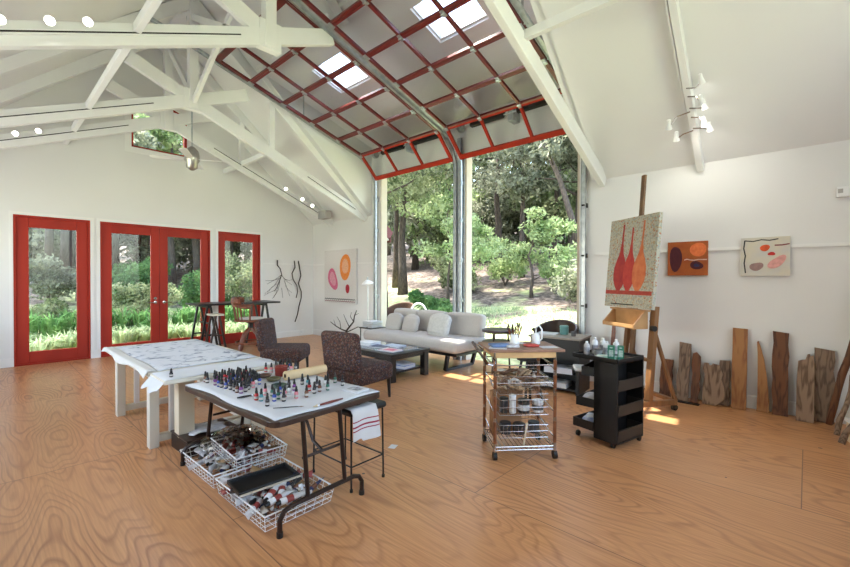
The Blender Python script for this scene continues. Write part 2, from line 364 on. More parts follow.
# unseen walls; their big windows are added to let in fill light
m = MB(); WS = (-9.0, -2.2, .85, 2.65)
wall_cells(m, [XA, WS[0], WS[1], XE], [0, WS[2], WS[3], EV], [WS], lambda mb, a, b, c, d: mb.box(a, b, YS - T, YS, c, d)); struct('wall_front', m, wall_m)
m = MB(); WE = (0.1, 4.5, 1.0, 3.9)
for a, b, h in ((YS - T, WE[0], 0), (WE[1], YB + T, 0)):
    n_ = 6
    for i in range(n_):
        ya, yb = a + (b-a)*i/n_, a + (b-a)*(i+1)/n_
        za, zb = max(EV, min(gz(ya), RZ)), max(EV, min(gz(yb), RZ))
        m.add([(XE, ya, 0), (XE, yb, 0), (XE, yb, zb), (XE, ya, za), (XE+T, ya, 0), (XE+T, yb, 0), (XE+T, yb, zb), (XE+T, ya, za)], [(0,1,2,3),(7,6,5,4),(0,4,5,1),(1,5,6,2),(2,6,7,3),(3,7,4,0)])
m.box(XE, XE+T, WE[0], WE[1], 0, WE[2])
for i in range(8):
    ya, yb = WE[0] + (WE[1]-WE[0])*i/8, WE[0] + (WE[1]-WE[0])*(i+1)/8
    m.add([(XE, ya, WE[3]), (XE, yb, WE[3]), (XE, yb, gz(yb)), (XE, ya, gz(ya)), (XE+T, ya, WE[3]), (XE+T, yb, WE[3]), (XE+T, yb, gz(yb)), (XE+T, ya, gz(ya))], [(0,1,2,3),(7,6,5,4),(0,4,5,1),(1,5,6,2),(2,6,7,3),(3,7,4,0)])
struct('wall_right', m, wall_m)

# ceiling: two main slopes (north one cut for the dormer), dormer soffit and its cheeks
m = MB(); th = .16
def slab(pts):   # planar quad (x,y,z) extruded upwards
    n_ = len(pts); m.add(pts + [(x, y, z + th) for x, y, z in pts], [tuple(range(n_))[::-1], tuple(range(n_, 2*n_))] + [(i, (i+1) % n_, (i+1) % n_ + n_, i+n_) for i in range(n_)])
def N(x, y): return (x, y, EV + SL * (YB - y))
def S(x, y): return (x, y, EV + SL * (y - (2*YR - YB)))
X0, X1 = XA - T - .3, XE + T + .3
YO = YB + .55
slab([N(X0, YR), N(X0, YO), N(DX0 - .05, YO), N(DX0 - .05, YR)])
slab([N(DX0 - .05, YR), N(DX0 - .05, DYT), N(DX1 + .05, DYT), N(DX1 + .05, YR)])
slab([N(DX1 + .05, YR), N(DX1 + .05, YO), N(X1, YO), N(X1, YR)])
sk = []; SKY = (.35, 1.25)   # skylights in the south slope
YL = YS - .55
slab([S(X0, YL), S(X0, SKY[0]), S(X1, SKY[0]), S(X1, YL)][::-1]); slab([S(X0, SKY[1]), S(X0, YR), S(X1, YR), S(X1, SKY[1])][::-1])
xs = [X0] + [v for p in sk for v in p] + [X1]
for a, b in zip(xs[::2], xs[1::2]): slab([S(a, SKY[0]), S(a, SKY[1]), S(b, SKY[1]), S(b, SKY[0])][::-1])
def Dm(x, y): return (x, y, DZ + DS * (YB - y))
DSK = [(-6.05, -5.25), (-3.75, -2.95)]; DSY = (3.75, 4.35)
slab([Dm(DX0 - .05, DSY[1]), Dm(DX0 - .05, YO + .1), Dm(DX1 + .05, YO + .1), Dm(DX1 + .05, DSY[1])])
slab([Dm(DX0 - .05, DYT - .1), Dm(DX0 - .05, DSY[0]), Dm(DX1 + .05, DSY[0]), Dm(DX1 + .05, DYT - .1)])
for a, b in ((DX0 - .05, DSK[0][0]), (DSK[0][1], DSK[1][0]), (DSK[1][1], DX1 + .05)): slab([Dm(a, DSY[0]), Dm(a, DSY[1]), Dm(b, DSY[1]), Dm(b, DSY[0])])
for xa, xb in ((DX0 - .1, DX0), (DX1, DX1 + .1)):
    tri = [(YB + T, EV - SL*T), (YB + T, DZ - DS*T), (DYT, DZT)]
    m.prism([(a, b) for a, b in tri], 1, lambda a, b, t, xa=xa, xb=xb: (xa + (xb-xa)*t, a, b))
struct('ceiling', m, ceil_m)
for i, (a, b) in enumerate(DSK):
    w_ = sempty('window_%d' % (i + 2)); f = MB(); g_ = MB()
    for p, q in ((Dm(a, DSY[0]), Dm(a, DSY[1])), (Dm(b, DSY[0]), Dm(b, DSY[1])), (Dm(a, DSY[0]), Dm(b, DSY[0])), (Dm(a, DSY[1]), Dm(b, DSY[1]))):
        f.beam((p[0], p[1], p[2] + .12), (q[0], q[1], q[2] + .12), .05, .16)
    obj('window_frame', f, trim_m, w_)
    g_.add([(x, y, z + .16) for x, y, z in (Dm(a, DSY[0]), Dm(a, DSY[1]), Dm(b, DSY[1]), Dm(b, DSY[0]))], [(0, 1, 2, 3)]); obj('pane', g_, glass, w_)
for i, (a, b) in enumerate(sk):
    w_ = sempty('window_%d' % (i + 5)); f = MB(); g_ = MB()
    for p, q in ((S(a, SKY[0]), S(a, SKY[1])), (S(b, SKY[0]), S(b, SKY[1])), (S(a, SKY[0]), S(b, SKY[0])), (S(a, SKY[1]), S(b, SKY[1]))):
        f.beam((p[0], p[1], p[2] + .1), (q[0], q[1], q[2] + .1), .06, .2)
    obj('window_frame', f, trim_m, w_)
    g_.add([(x, y, z + .14) for x, y, z in (S(a, SKY[0]), S(a, SKY[1]), S(b, SKY[1]), S(b, SKY[0]))], [(0, 1, 2, 3)]); obj('pane', g_, glass, w_)
for nm, F, (a, b, c, d), nn in (('window_9', lambda u, v, t: (u, YS - .1 + t, v), WS, 5), ('window_10', lambda u, v, t: (XE + .1 + t, u, v), WE, 4)):  # windows added out of view, around the fill lamps
    w_ = sempty(nm); f = MB()
    def fr_(u0, u1, v0, v1):
        P = [F(u, v, t) for t in (-.04, .04) for u, v in ((u0, v0), (u1, v0), (u1, v1), (u0, v1))]
        f.add(P, [(0,1,2,3),(7,6,5,4),(0,4,5,1),(1,5,6,2),(2,6,7,3),(3,7,4,0)])
    fr_(a, b, c, c+.07); fr_(a, b, d-.07, d)
    for i in range(nn + 1):
        u = a + (b - a - .07) * i / nn; fr_(u, u+.07, c, d)
    obj('window_frame', f, red_m, w_)
    g_ = MB(); g_.add([F(u, v, 0) for u, v in ((a, c), (b, c), (b, d), (a, d))], [(0, 1, 2, 3)]); obj('pane', g_, glass, w_)

# baseboards and picture rail
m = MB()
for a, b in zip([YS] + [p[1] for p in dA], [p[0] for p in dA] + [YB]): m.box(XA, XA + .018, a, b, 0, .14)
struct('baseboard_left', m, trim_m, bevel=.004)
m = MB(); m.box(XA + .02, GO[0][0] - .16, YB - .018, YB, 0, .14); m.box(GO[1][1] + .16, XE, YB - .018, YB, 0, .14); struct('baseboard_back', m, trim_m, bevel=.004)
m = MB(); m.box(XA, GO[0][0] - .22, YB - .022, YB, 1.755, 1.79); m.box(GO[1][1] + .24, XE, YB - .022, YB, 1.755, 1.79); m.box(XA, XA + .022, 4.45, YB - .022, 1.755, 1.79)
struct('trim_1', m, trim_m)

# red glazed doors in wall_left
def glazed(parent, y0, y1, z0, z1, st=.15, xc=XA - .05):
    f = MB(); g_ = MB()
    d = .05
    f.box(xc - d/2, xc + d/2, y0, y0 + st, z0, z1); f.box(xc - d/2, xc + d/2, y1 - st, y1, z0, z1)
    f.box(xc - d/2, xc + d/2, y0 + st, y1 - st, z0, z0 + .19); f.box(xc - d/2, xc + d/2, y0 + st, y1 - st, z1 - .16, z1)
    s_ = obj('door_leaf', f, red_m, parent, bevel=.006)
    g_.box(xc - .004, xc + .004, y0 + st, y1 - st, z0 + .19, z1 - .16); obj('pane', g_, glass, parent)
    return s_
def frame(parent, y0, y1):
    f = MB(); f.box(XA - .14, XA + .004, y0, y0 + .028, 0, DH); f.box(XA - .14, XA + .004, y1 - .028, y1, 0, DH); f.box(XA - .14, XA + .004, y0 + .028, y1 - .028, DH - .03, DH); f.box(XA - .14, XA, y0 + .028, y1 - .028, 0, .02)
    obj('door_frame', f, red_m, parent)
d1 = sempty('door_1'); frame(d1, *dA[0]); glazed(d1, dA[0][0] + .03, dA[0][1] - .03, .02, DH - .03)
d2 = sempty('door_2'); frame(d2, *dA[1]); mid = (dA[1][0] + dA[1][1]) / 2
for k, (a, b) in enumerate(((dA[1][0] + .03, mid - .003), (mid + .003, dA[1][1] - .03))):
    lf = glazed(d2, a, b, .02, DH - .03, .14)
    h = MB(); hy = mid - .075 if k == 0 else mid + .075; sg = -1 if k == 0 else 1
    h.lathe([(.028, 0), (.028, .012), (.012, .014), (.012, .055)], M=Matrix.Translation((XA - .025, hy, .95)) @ Matrix.Rotation(PI/2, 4, 'Y'), seg=12)
    h.tube([(XA + .028, hy, .95), (XA + .028, hy + sg*.05, .952), (XA + .026, hy + sg*.13, .945)], .009)
    if k == 0: h.lathe([(.026, 0), (.026, .015)], M=Matrix.Translation((XA - .025, hy, 1.03)) @ Matrix.Rotation(PI/2, 4, 'Y'), seg=12)
    obj('door_handle', h, chrome, lf)
d3 = sempty('door_3'); frame(d3, *dA[2]); glazed(d3, dA[2][0] + .03, dA[2][1] - .03, .02, DH - .03, .12)
# casing round the doors
m = MB()
for a, b in dA:
    m.box(XA, XA + .012, a - .05, a - .004, 0, DH + .05); m.box(XA, XA + .012, b + .004, b + .05, 0, DH + .05); m.box(XA, XA + .012, a - .004, b + .004, DH + .004, DH + .05)
struct('trim_2', m, trim_m)
# gable window
gwn = sempty('window_1'); f = MB()
pts = [(GW[0], GW[2]), (GW[1], GW[2]), (GW[1], gwt(GW[1])), (YR, gwt(YR)), (GW[0], gwt(GW[0]))]
for p, q in zip(pts, pts[1:] + pts[:1]): f.beam((XA - .08, *p), (XA - .08, *q), .08, .09, up=(1, 0, 0))
obj('window_frame', f, red_m, gwn)
g_ = MB(); g_.prism(pts, .008, lambda a, b, t: (XA - .1 + t, a, b)); obj('pane', g_, glass, gwn)
f = MB()
for p, q in zip(pts, pts[1:] + pts[:1]):
    f.beam((XA + .008, *p), (XA + .008, *q), .02, .13, up=(1, 0, 0))
f2 = MB(); k_ = 1.0
f2.box(XA, XA + .016, GW[0] - .1, GW[1] + .1, GW[2] - .1, GW[2]); f2.box(XA, XA + .016, GW[0] - .1, GW[0], GW[2], gwt(GW[0])); f2.box(XA, XA + .016, GW[1], GW[1] + .1, GW[2], gwt(GW[1]))
obj('window_casing', f2, trim_m, gwn)

# ---------------- garage doors, raised on their tracks ----------------
P = [(5.70, 3.50), (5.28, 3.93)]
for k in range(1, 6): P.append((P[1][0] - .565 * k, P[1][1] + .171 * k))
def gdoor(name, x0, x1):
    r = sempty(name)
    cols = [x0 + (x1 - x0) * i / 3 for i in range(4)]
    for k in range(6):
        (ya, za), (yb, zb) = P[k], P[k+1]
        d = Vector((0, yb - ya, zb - za)); L = d.length; d.normalize(); nrm = Vector((0, -d.z, d.y)) if False else Vector((0, d.z, -d.y))
        if nrm.z > 0: nrm = -nrm
        def pt(x, s, t): return Vector((x, ya, za)) + d * s + nrm * t
        f = MB()
        def bar(xa, xb, s0, s1, t0=-.02, t1=.02):
            vs = [pt(x, s, t) for t in (t0, t1) for x, s in ((xa, s0), (xb, s0), (xb, s1), (xa, s1))]
            f.add(vs, [(0,1,2,3),(7,6,5,4),(0,4,5,1),(1,5,6,2),(2,6,7,3),(3,7,4,0)])
        bt = .085 if k == 0 else .035
        bar(x0, x1, .003, bt); bar(x0, x1, L - (.035 if k < 5 else .085), L - .003)
        for i, c in enumerate(cols):
            w0, w1 = ((0, .05) if i == 0 else (-.05, 0) if i == 3 else (-.02, .02)); bar(c + w0, c + w1, bt, L - .035)
        sec = obj('door_section', f, red_m if k == 0 else dred_m, r)
        g_ = MB()
        for i in range(3):
            g_.add([pt(x, s, -.004) for x, s in ((cols[i]+.02, bt), (cols[i+1]-.02, bt), (cols[i+1]-.02, L-.035), (cols[i]+.02, L-.035))], [(0, 1, 2, 3)])
        obj('pane', g_, glass, sec)
        if k < 5:
            for i, c in enumerate(cols):
                h = MB(); cx = c + (.03 if i == 0 else -.03 if i == 3 else 0)
                c0 = pt(cx, L, .026)
                h.beam(c0 - d*.045, c0 + d*.045, .05, .012, up=(0, nrm.y, nrm.z))
                h.tube([c0 + Vector((-.03, 0, 0)) + nrm*.01, c0 + Vector((.03, 0, 0)) + nrm*.01], .012, 8)
                obj('hinge', h, galv, r)
    # bottom bracket rollers at both ends of each joint
    for k in range(0, 7):
        y, z = P[k]
        for sx, x in ((-1, x0), (1, x1)):
            h = MB(); h.tube([(x, y, z), (x + sx*.05, y, z)], .007, 6); h.tube([(x + sx*.035, y, z), (x + sx*.05, y, z)], .024, 10); obj('roller', h, galv, r)
    return r
gdoor('door_4', GO[0][0] - .03, GO[0][1] + .03); gdoor('door_5', GO[1][0] - .03, GO[1][1] + .03)
def trackpath(x):
    pts = [(x, 5.72, 0.0), (x, 5.72, 3.25), (x, 5.715, 3.45), (x, 5.62, 3.68), (x, 5.46, 3.84), (x, 5.28, 3.93)]
    for k in range(1, 6): pts.append((x, P[k+1][0], P[k+1][1]))
    pts.append((x, P[6][0] - .95, P[6][1] + .29)); return pts
for nm, x, lab in (('garage_door_track', -6.745, 'galvanised steel door track curving up the far left jamb of the left garage door'),
                   ('garage_door_track', -4.575, 'galvanised steel track on the centre post serving the left garage door'),
                   ('garage_door_track', -4.465, 'galvanised steel track on the centre post serving the right garage door'),
                   ('garage_door_track', -2.295, 'galvanised steel track on the right jamb beside the easel wall')):
    t_ = thing(nm, lab, 'door track', (x, 5.72, 0), 0, None)
    a = MB(); pp = [(p[0] - x, p[1] - 5.72, p[2]) for p in trackpath(x)]
    for p, q in zip(pp, pp[1:]):
        a.beam(p, q, .012, .06, up=(1, 0, 0)) if False else a.beam(p, q, .065, .012, up=(0, 1, .3))
    for s_ in (-.03, .03):
        for p, q in zip(pp, pp[1:]): a.beam((p[0] + s_, p[1], p[2]), (q[0] + s_, q[1], q[2]), .006, .04, up=(0, 1, .3))
    obj('rail', a, galv, t_)
    for z in (.35, 1.05, 1.75, 2.45, 3.1):
        b = MB(); b.box(-.04, .04, 0.0, .06, z - .03, z + .03); b.box(-.02, .02, -.02, .0, z - .012, z + .012); obj('bracket', b, blackmetal if x > -2.5 else galv, t_)
    if x < -5 or x > -3:
        hb = MB(); sy = -1.7; hb.beam((0, sy, 4.36), (0, sy, 4.74), .03, .006); obj('hanger', hb, galv, t_)
cp = MB(); cp.box(-4.56, -4.48, YB - .045, YB, 0, 3.9); cp.box(-4.63, -4.60, YB - .03, YB, 0, HD); cp.box(-4.44, -4.41, YB - .03, YB, 0, HD); struct('trim_3', cp, galv)
m = MB()
for a, b in GO:
    m.box(a - .1, a, YB - .012, YB + T + .02, 0, HD) if False else m.box(a - .0, a + .03, YB, YB + T + .02, 0, HD - .03)
    m.box(b - .03, b, YB, YB + T + .02, 0, HD - .03); m.box(a, b, YB, YB + T + .02, HD - .03, HD)
struct('trim_4', m, mat('beige_jamb', (0.62, 0.54, 0.44), .6, var=.05))
for (a, b), lab in zip(GO, ('black torsion spring shaft above the left garage door', 'black torsion spring shaft above the right garage door')):
    t_ = thing('torsion_spring', lab, 'door spring', ((a+b)/2, 5.60, 4.0))
    s_ = MB(); s_.tube([((a-b)/2 - .04, 0, 0), ((b-a)/2 + .04, 0, 0)], .014, 8); obj('shaft', s_, galv, t_)
    for sx in (-1, 1):
        c_ = MB(); pts = []
        x_ = sx * .12; n_ = 26
        for i in range(n_ * 8): pts.append((x_ + sx * .62 * i / (n_*8), .045*math.cos(2*PI*i/8), .045*math.sin(2*PI*i/8)))
        c_.tube(pts, .010, 5); c_.tube([(x_, 0, 0), (x_ + sx*.64, 0, 0)], .036, 10); obj('spring', c_, mat('oiled_steel', (.05, .05, .05), .5, .6), t_)
        d_ = MB(); xx = sx * ((b-a)/2 - .02); d_.tube([(xx, 0, 0), (xx - sx*.06, 0, 0)], .075, 16); obj('cable_drum', d_, galv, t_)
    p_ = MB(); p_.box(-.05, .05, .0, .19, -.12, .1); obj('centre_bracket', p_, galv, t_)
# ---------------- roof trusses, purlins ----------------
CS = .42; CZ = 2.76                       # scissor chord slope and height (centre line) at the wall
def chz(y, north=True): return CZ + CS * ((YB - y) if north else (y - (2*YR - YB)))
def truss(lab, x, north=True, webs=True, stub=False, flush=False):
    t_ = thing('roof_truss', lab, 'roof truss', (x, YB, 0), 0, None)
    def part(name, p, q, wd=.09, ht=.19):
        a = MB(); a.beam((0, p[0] - YB, p[1]), (0, q[0] - YB, q[1]), wd, ht); obj(name, a, truss_m, t_, bevel=.006)
    off = .12 / math.cos(math.atan(SL))
    tz = lambda y: EV + SL * min(YB - y, y - (2*YR - YB)) - off
    over = 1.0
    ys_ = 2*YR - YB
    def meet(north):   # where the scissor chord reaches the opposite slope
        return None
    # south half chord runs from the south wall through the crossing up to the north slope
    yn = YR + .85
    if not stub: pass
    part('bottom_chord', (ys_ + .02, chz(ys_, False)), (yn, chz(yn, False)), .085)
    ysn = YR - .85
    if stub: part('bottom_chord', (YR + .05, chz(YR + .05)), (ysn, chz(ysn)), .075)
    else: part('bottom_chord', (YB - .01, chz(YB)), (ysn, chz(ysn)), .075)
    part('king_post', (YR, chz(YR) - .14), (YR, RZ - .2), .13, .13)
    if not flush: part('top_chord', (ys_ + .03, EV + .03), (YR, RZ - off), .10, .17)
    if flush: return t_
    if north: part('top_chord', (YB - .02, EV + .03 - .0), (YR, RZ - off), .10, .17)
    else: part('top_chord', (DYT, DZT - off), (YR, RZ - off), .10, .17)
    for y in ((3.6,) if north else ()):
        part('web_post', (y, chz(y, y > YR) + .08), (y, tz(y)), .08, .10)
    g = MB(); g.box(-.055, -.045, -YB + YR - .16, -YB + YR + .16, chz(YR) - .15, chz(YR) + .15) if False else g.box(-.05, .05, -YB + YR - .13, -YB + YR + .13, chz(YR) - .16, chz(YR) + .16); obj('gusset', g, truss_m, t_)
    return t_
truss('white scissor truss nearest the easel wall, right of the glass doors', -2.05, flush=True)
truss('white scissor truss ending at the centre door track', -4.62, north=False, stub=True)
truss('white scissor truss at the left edge of the garage doors', -7.14)
truss('white scissor truss closest to the red glazed doors', -8.4)
def purlin(lab, x0, x1, y, dz=0):
    m = MB(); m.box(x0, x1, y - .03, y + .03, chz(y, y > YR) + dz, chz(y, y > YR) + .09 + dz)
    tag(obj('purlin', m, truss_m, bevel=.005), lab, 'roof beam')
purlin('long white purlin across the trusses on the near roof slope', XA, XE, 1.0)
purlin('short white purlin between the far trusses and the red door wall', XA, -7.14, 3.6)
purlin('white purlin from the near truss to the right end wall', -2.05, XE, 3.6, .05)
def brace(lab, p, q):
    m = MB(); m.beam(p, q, .05, .09); tag(obj('sway_brace', m, truss_m), lab, 'roof brace')
brace('thin white diagonal brace rising toward the centre truss', (-7.08, YR, 4.2), (-4.68, YR, 5.5))
brace('white diagonal brace falling toward the centre truss', (-7.08, YR, 5.5), (-4.68, YR, 4.2))
brace('white diagonal brace between the two far trusses', (-8.34, YR, 5.5), (-7.2, YR, 4.35))
m = MB(); m.beam((-.93, YB - .01, EV - .06), (-.93, YR, RZ - .10), .065, .12); m.beam((-.975, YB - .4, EV + .26), (-.99, YR, RZ - .13), .02, .05)
tag(obj('rafter', m, truss_m, bevel=.005), 'white exposed rafter on the ceiling above the small orange painting', 'roof beam')

# ---------------- track lights ----------------
def head(t_, p, aim, s=1.0):
    p = Vector(p); a = Vector(aim).normalized(); M = Matrix.Translation(p) @ a.to_track_quat('Z', 'Y').to_matrix().to_4x4()
    h = MB(); h.lathe([(.012*s, -.09*s), (.024*s, -.085*s), (.026*s, -.03*s), (.045*s, .045*s), (.047*s, .05*s), (.043*s, .046*s)], seg=14, M=M)
    h.tube([p, p + Vector((0, 0, -.05*s)) - a*.03*s], .006, 6)
    o = obj('lamp_head', h, white_p, t_)
    b = MB(); b.lathe([(.001, .040*s), (.040*s, .040*s), (.040*s, .046*s), (.001, .047*s)], seg=14, M=M); obj('bulb', b, lightglow, o)
def trackbar(lab, x, ya, yb, north, heads, side=.055, aim=(.85, -.2, -.45)):
    t_ = thing('track_light', lab, 'track light', (x, 0, 0))
    a = MB(); p, q = (side, ya, chz(ya, north)), (side, yb, chz(yb, north)); a.beam(p, q, .02, .035); obj('rail', a, white_p, t_)
    b = MB(); b.beam((side + .011, ya, chz(ya, north)), (side + .011, yb, chz(yb, north)), .003, .013); obj('slot', b, blackmetal, t_)
    for y in heads: head(t_, (side + .05, y, chz(y, north) + .07), aim, .82)
    return t_
trackbar('track light with three lit heads on the nearest long chord at top left', -4.62, -.9, 1.95, False, (.12, .40, .64))
trackbar('track light along the left half of the second truss', -7.14, -.9, 1.75, False, (.0,))
trackbar('track light with two lit heads on the farthest truss, left half', -8.4, -.8, 1.7, False, (.36, .60))
trackbar('track light on the right half of the farthest truss', -8.4, 3.05, 5.4, True, (4.5, 4.9, 5.15))
trackbar('bare track on the right half of the truss beside the glass doors', -7.14, 4.3, 5.45, True, ())
t_ = thing('track_light', 'cluster of seven small lit spotlights on the rafter above the wall paintings', 'spotlights', (-.93, 0, 0))
for (y, dx, dz) in ((4.95, .13, .02), (5.02, .12, -.10), (5.12, .13, -.03), (5.2, .12, -.11), (5.3, .15, -.05), (5.15, -.2, -.12), (5.32, -.16, -.06)):
    zc = EV + SL * (YB - y) - .16; s_ = MB(); s_.tube([(0, y, zc), (dx*.6, y, zc - .02), (dx, y, zc + dz)], .007, 6); obj('arm', s_, chrome, t_)
    head(t_, (dx, y, zc + dz + .02), (.1 if dx > 0 else -.1, .5, -.8), .75)
for loc, d in (((-.85, 5.1, 3.1), (.1, .6, -1)), ((-4.5, .4, 3.4), (.4, .3, -1)), ((-8.2, .5, 3.3), (.3, .2, -1)), ((-8.2, 4.9, 2.9), (0, .2, -1))):
    lamp('track_spot', 'SPOT', loc, 14, (1, .93, .82), d, spot_size=math.radians(110), spot_blend=.8, shadow_soft_size=.08)
# ceiling fan
fan = thing('ceiling_fan', 'ceiling fan hanging by a long rod in front of the gable window', 'ceiling fan', (-7.62, YR + .14, 3.40))
m = MB(); m.tube([(0, 0, .2), (0, 0, 2.33)], .011, 8); obj('downrod', m, galv, fan)
m = MB(); m.lathe([(.02, 2.26), (.07, 2.30), (.085, 2.38), (.06, 2.41)], seg=18); obj('canopy', m, galv, fan)
m = MB(); m.lathe([(.02, .24), (.05, .22), (.10, .16), (.115, .08), (.115, .0), (.09, -.04), (.085, -.12), (.03, -.16), (.005, -.165)], seg=22); obj('motor', m, mat('brushed_nickel', (.45, .43, .40), .3, .9, var=.2), fan, smooth=True)
for a in (60, 150, 240, 330):
    m = MB(); A = math.radians(a); Mx = Matrix.Rotation(A, 4, 'Z') @ Matrix.Rotation(.2, 4, 'X')
    m.prism([(.1, -.035), (.2, -.05), (.58, -.06), (.62, -.03), (.62, .03), (.58, .06), (.2, .05), (.1, .035)], .008, lambda u, v, t: Mx @ Vector((u, v, .02 + t))); obj('blade', m, truss_m, fan)
# box at the heel of the far truss, and the small sensor
m = MB(); m.box(-.15, .15, -.08, .08, -.09, .09); m.box(-.10, -.06, -.085, -.08, -.02, .03); tag(obj('speaker_box', m, mat('grey_box', (.42, .40, .38), .5, var=.1), loc=(-8.22, 5.44, 2.90), bevel=.01), 'grey box fixed at the lower end of the far truss', 'box')
sn = thing('wall_sensor', 'small white motion sensor high at the right edge of the wall', 'sensor', (.25, YB - .03, 2.28))
m = MB(); m.box(-.045, .05, -.03, .03, -.05, .05); obj('housing', m, white_p, sn, bevel=.01)
m = MB(); m.box(-.035, .0, -.034, -.03, -.01, .03); obj('lens', m, mat('sensor_lens', (.4, .38, .36), .2), sn)
m = MB(); m.box(-.035, .035, -.006, .0, -.055, .055); m.box(-.012, .012, -.03, -.006, -.02, .01); tag(obj('wall_outlet', m, white_p, loc=(XA + .03, 5.45, .10), rot=(0, 0, PI/2)), 'white power outlet low on the wall by the room corner', 'outlet')

# ---------------- paintings ----------------
def blobpoly(cx, cy, rx, ry, n=18, seed=1, rot=0, wob=.12):
    r = random.Random(seed); ph = [r.uniform(0, 6.28) for _ in range(3)]
    out = []
    for i in range(n):
        a = 2*PI*i/n; k = 1 + wob*math.sin(2*a + ph[0]) + wob*.6*math.sin(3*a + ph[1])
        x, y = rx*k*math.cos(a), ry*k*math.sin(a); out.append((cx + x*math.cos(rot) - y*math.sin(rot), cy + x*math.sin(rot) + y*math.cos(rot)))
    return out
def pm(n, c, c2=None, sc=25): return mat('paint_' + n, c, .6, col2=c2 or tuple(x*.75 for x in c), scale=sc, bump=.1)
def painting(name, lab, W, H, D, bgm, layers, loc, rz=0, tilt=0):
    # the canvas is local X across, Z up, faces -Y
    mb = MB(); mb.box(-W/2, W/2, 0, D, 0, H); mats = [bgm]
    for i, (poly, mt_) in enumerate(layers):
        if mt_ not in mats: mats.append(mt_)
        mb.k = mats.index(mt_); e = .0006 * (i + 1)
        mb.prism([(a, b) for a, b in poly], -e, lambda u, v, t: (u, t, v))
    o = obj(name, mb, mats, loc=loc); o.rotation_euler = (tilt, 0, rz); return tag(o, lab, 'painting')
offwhite = pm('offwhite', (.70, .68, .66), (.62, .60, .58), 40)
def ribbon(pts, wd):
    up = [(x, y + wd/2) for x, y in pts]; dn = [(x, y - wd/2) for x, y in pts]; return up + dn[::-1]
zig = [(-.6 + .04*i, .09 + (.012 if i % 2 else -.008)) for i in range(31)]; zig2 = [(-.6 + .04*i, .045 + (-.012 if i % 2 else .01)) for i in range(31)]
painting('abstract_painting', 'large white canvas with orange and pink stone shapes in the far corner', 1.24, 1.25, .05, offwhite, [
    (blobpoly(.22, .84, .21, .30, seed=2, wob=.04), pm('orange', (.85, .30, .05), (.75, .20, .03))), (blobpoly(.22, .86, .12, .18, seed=3, wob=.05), pm('light_orange', (.90, .48, .28))),
    (blobpoly(-.27, .56, .19, .25, seed=5, rot=.3), pm('pink', (.72, .16, .28))), (blobpoly(-.27, .57, .12, .16, seed=5, rot=.3), pm('light_pink', (.80, .36, .45))),
    (blobpoly(.31, .34, .07, .11, seed=8, wob=.05), pm('crimson', (.42, .01, .03))), (ribbon(zig, .018), pm('black', (.02, .02, .02))), (ribbon(zig2, .014), pm('maroon', (.22, .03, .04)))],
    (-8.05, YB - .055, .852))
painting('abstract_painting', 'small burnt orange canvas with a dark oval and a glowing orange disc', .41, .405, .035, pm('burnt', (.45, .115, .02), (.36, .08, .015), 8), [
    (blobpoly(-.12, .20, .062, .165, seed=4, wob=.08), pm('plum', (.09, .012, .02))), (blobpoly(.11, .305, .088, .078, seed=6, wob=.05), pm('glow_orange', (.85, .22, .06), (.72, .15, .04))),
    (blobpoly(.095, .12, .065, .05, seed=9, wob=.08), pm('plum', (.09, .012, .02))), (blobpoly(.095, .12, .03, .02, seed=9, wob=.08), pm('indigo', (.04, .03, .10))),
    (ribbon([(-.03, .185), (.0, .195), (.03, .185), (.07, .18), (.11, .188), (.2, .186)], .012), pm('pale_pink', (.80, .55, .45)))],
    (-1.055, YB - .04, 1.468))
painting('abstract_painting', 'square beige canvas with a black border line and grey and pink stones', .41, .415, .035, pm('beige_mix', (.66, .60, .46), (.58, .56, .52), 6), [
    (ribbon([(-.17, .385), (-.1, .375), (-.03, .39), (.04, .38), (.11, .392)], .012), pm('black', (.02, .02, .02))),
    ([(-.165, .39), (-.175, .30), (-.16, .22), (-.17, .14), (-.158, .03), (-.17, .03), (-.182, .14), (-.172, .22), (-.187, .30), (-.178, .39)], pm('black', (.02, .02, .02))),
    (ribbon([(.08, .325), (.14, .325), (.20, .335)], .014), pm('maroon', (.22, .03, .04))), (blobpoly(-.0, .30, .042, .035, seed=2, wob=.08), pm('red_orange', (.75, .10, .02))),
    (blobpoly(.055, .235, .028, .022, seed=3, wob=.15), pm('red', (.55, .02, .015))), (blobpoly(-.07, .10, .055, .048, seed=7, rot=.4), pm('mauve', (.36, .22, .20))), (blobpoly(.1, .145, .085, .05, seed=7, rot=.8), pm('salmon', (.78, .38, .34)))],
    (-.337, YB - .04, 1.462))
# speckled ground of the easel painting
def speckle():
    m = bpy.data.materials.new('speckled_paint'); m.use_nodes = True; n = m.node_tree; b = n.nodes['Principled BSDF']; L = n.links.new
    tc = n.nodes.new('ShaderNodeTexCoord'); v = n.nodes.new('ShaderNodeTexVoronoi'); v.inputs['Scale'].default_value = 70; L(tc.outputs['Object'], v.inputs['Vector'])
    s = n.nodes.new('ShaderNodeSeparateColor'); L(v.outputs['Color'], s.inputs[0]); r = n.nodes.new('ShaderNodeValToRGB'); r.color_ramp.interpolation = 'CONSTANT'; e = r.color_ramp.elements
    e[0].color = (.46, .44, .35, 1); e[1].position = .55; e[1].color = (.34, .35, .30, 1)
    for p_, c_ in ((.78, (.42, .30, .18, 1)), (.88, (.40, .16, .10, 1)), (.93, (.30, .33, .30, 1))): q = e.new(p_); q.color = c_
    L(s.outputs[0], r.inputs[0]); L(r.outputs[0], b.inputs['Base Color']); b.inputs['Roughness'].default_value = .7; return m
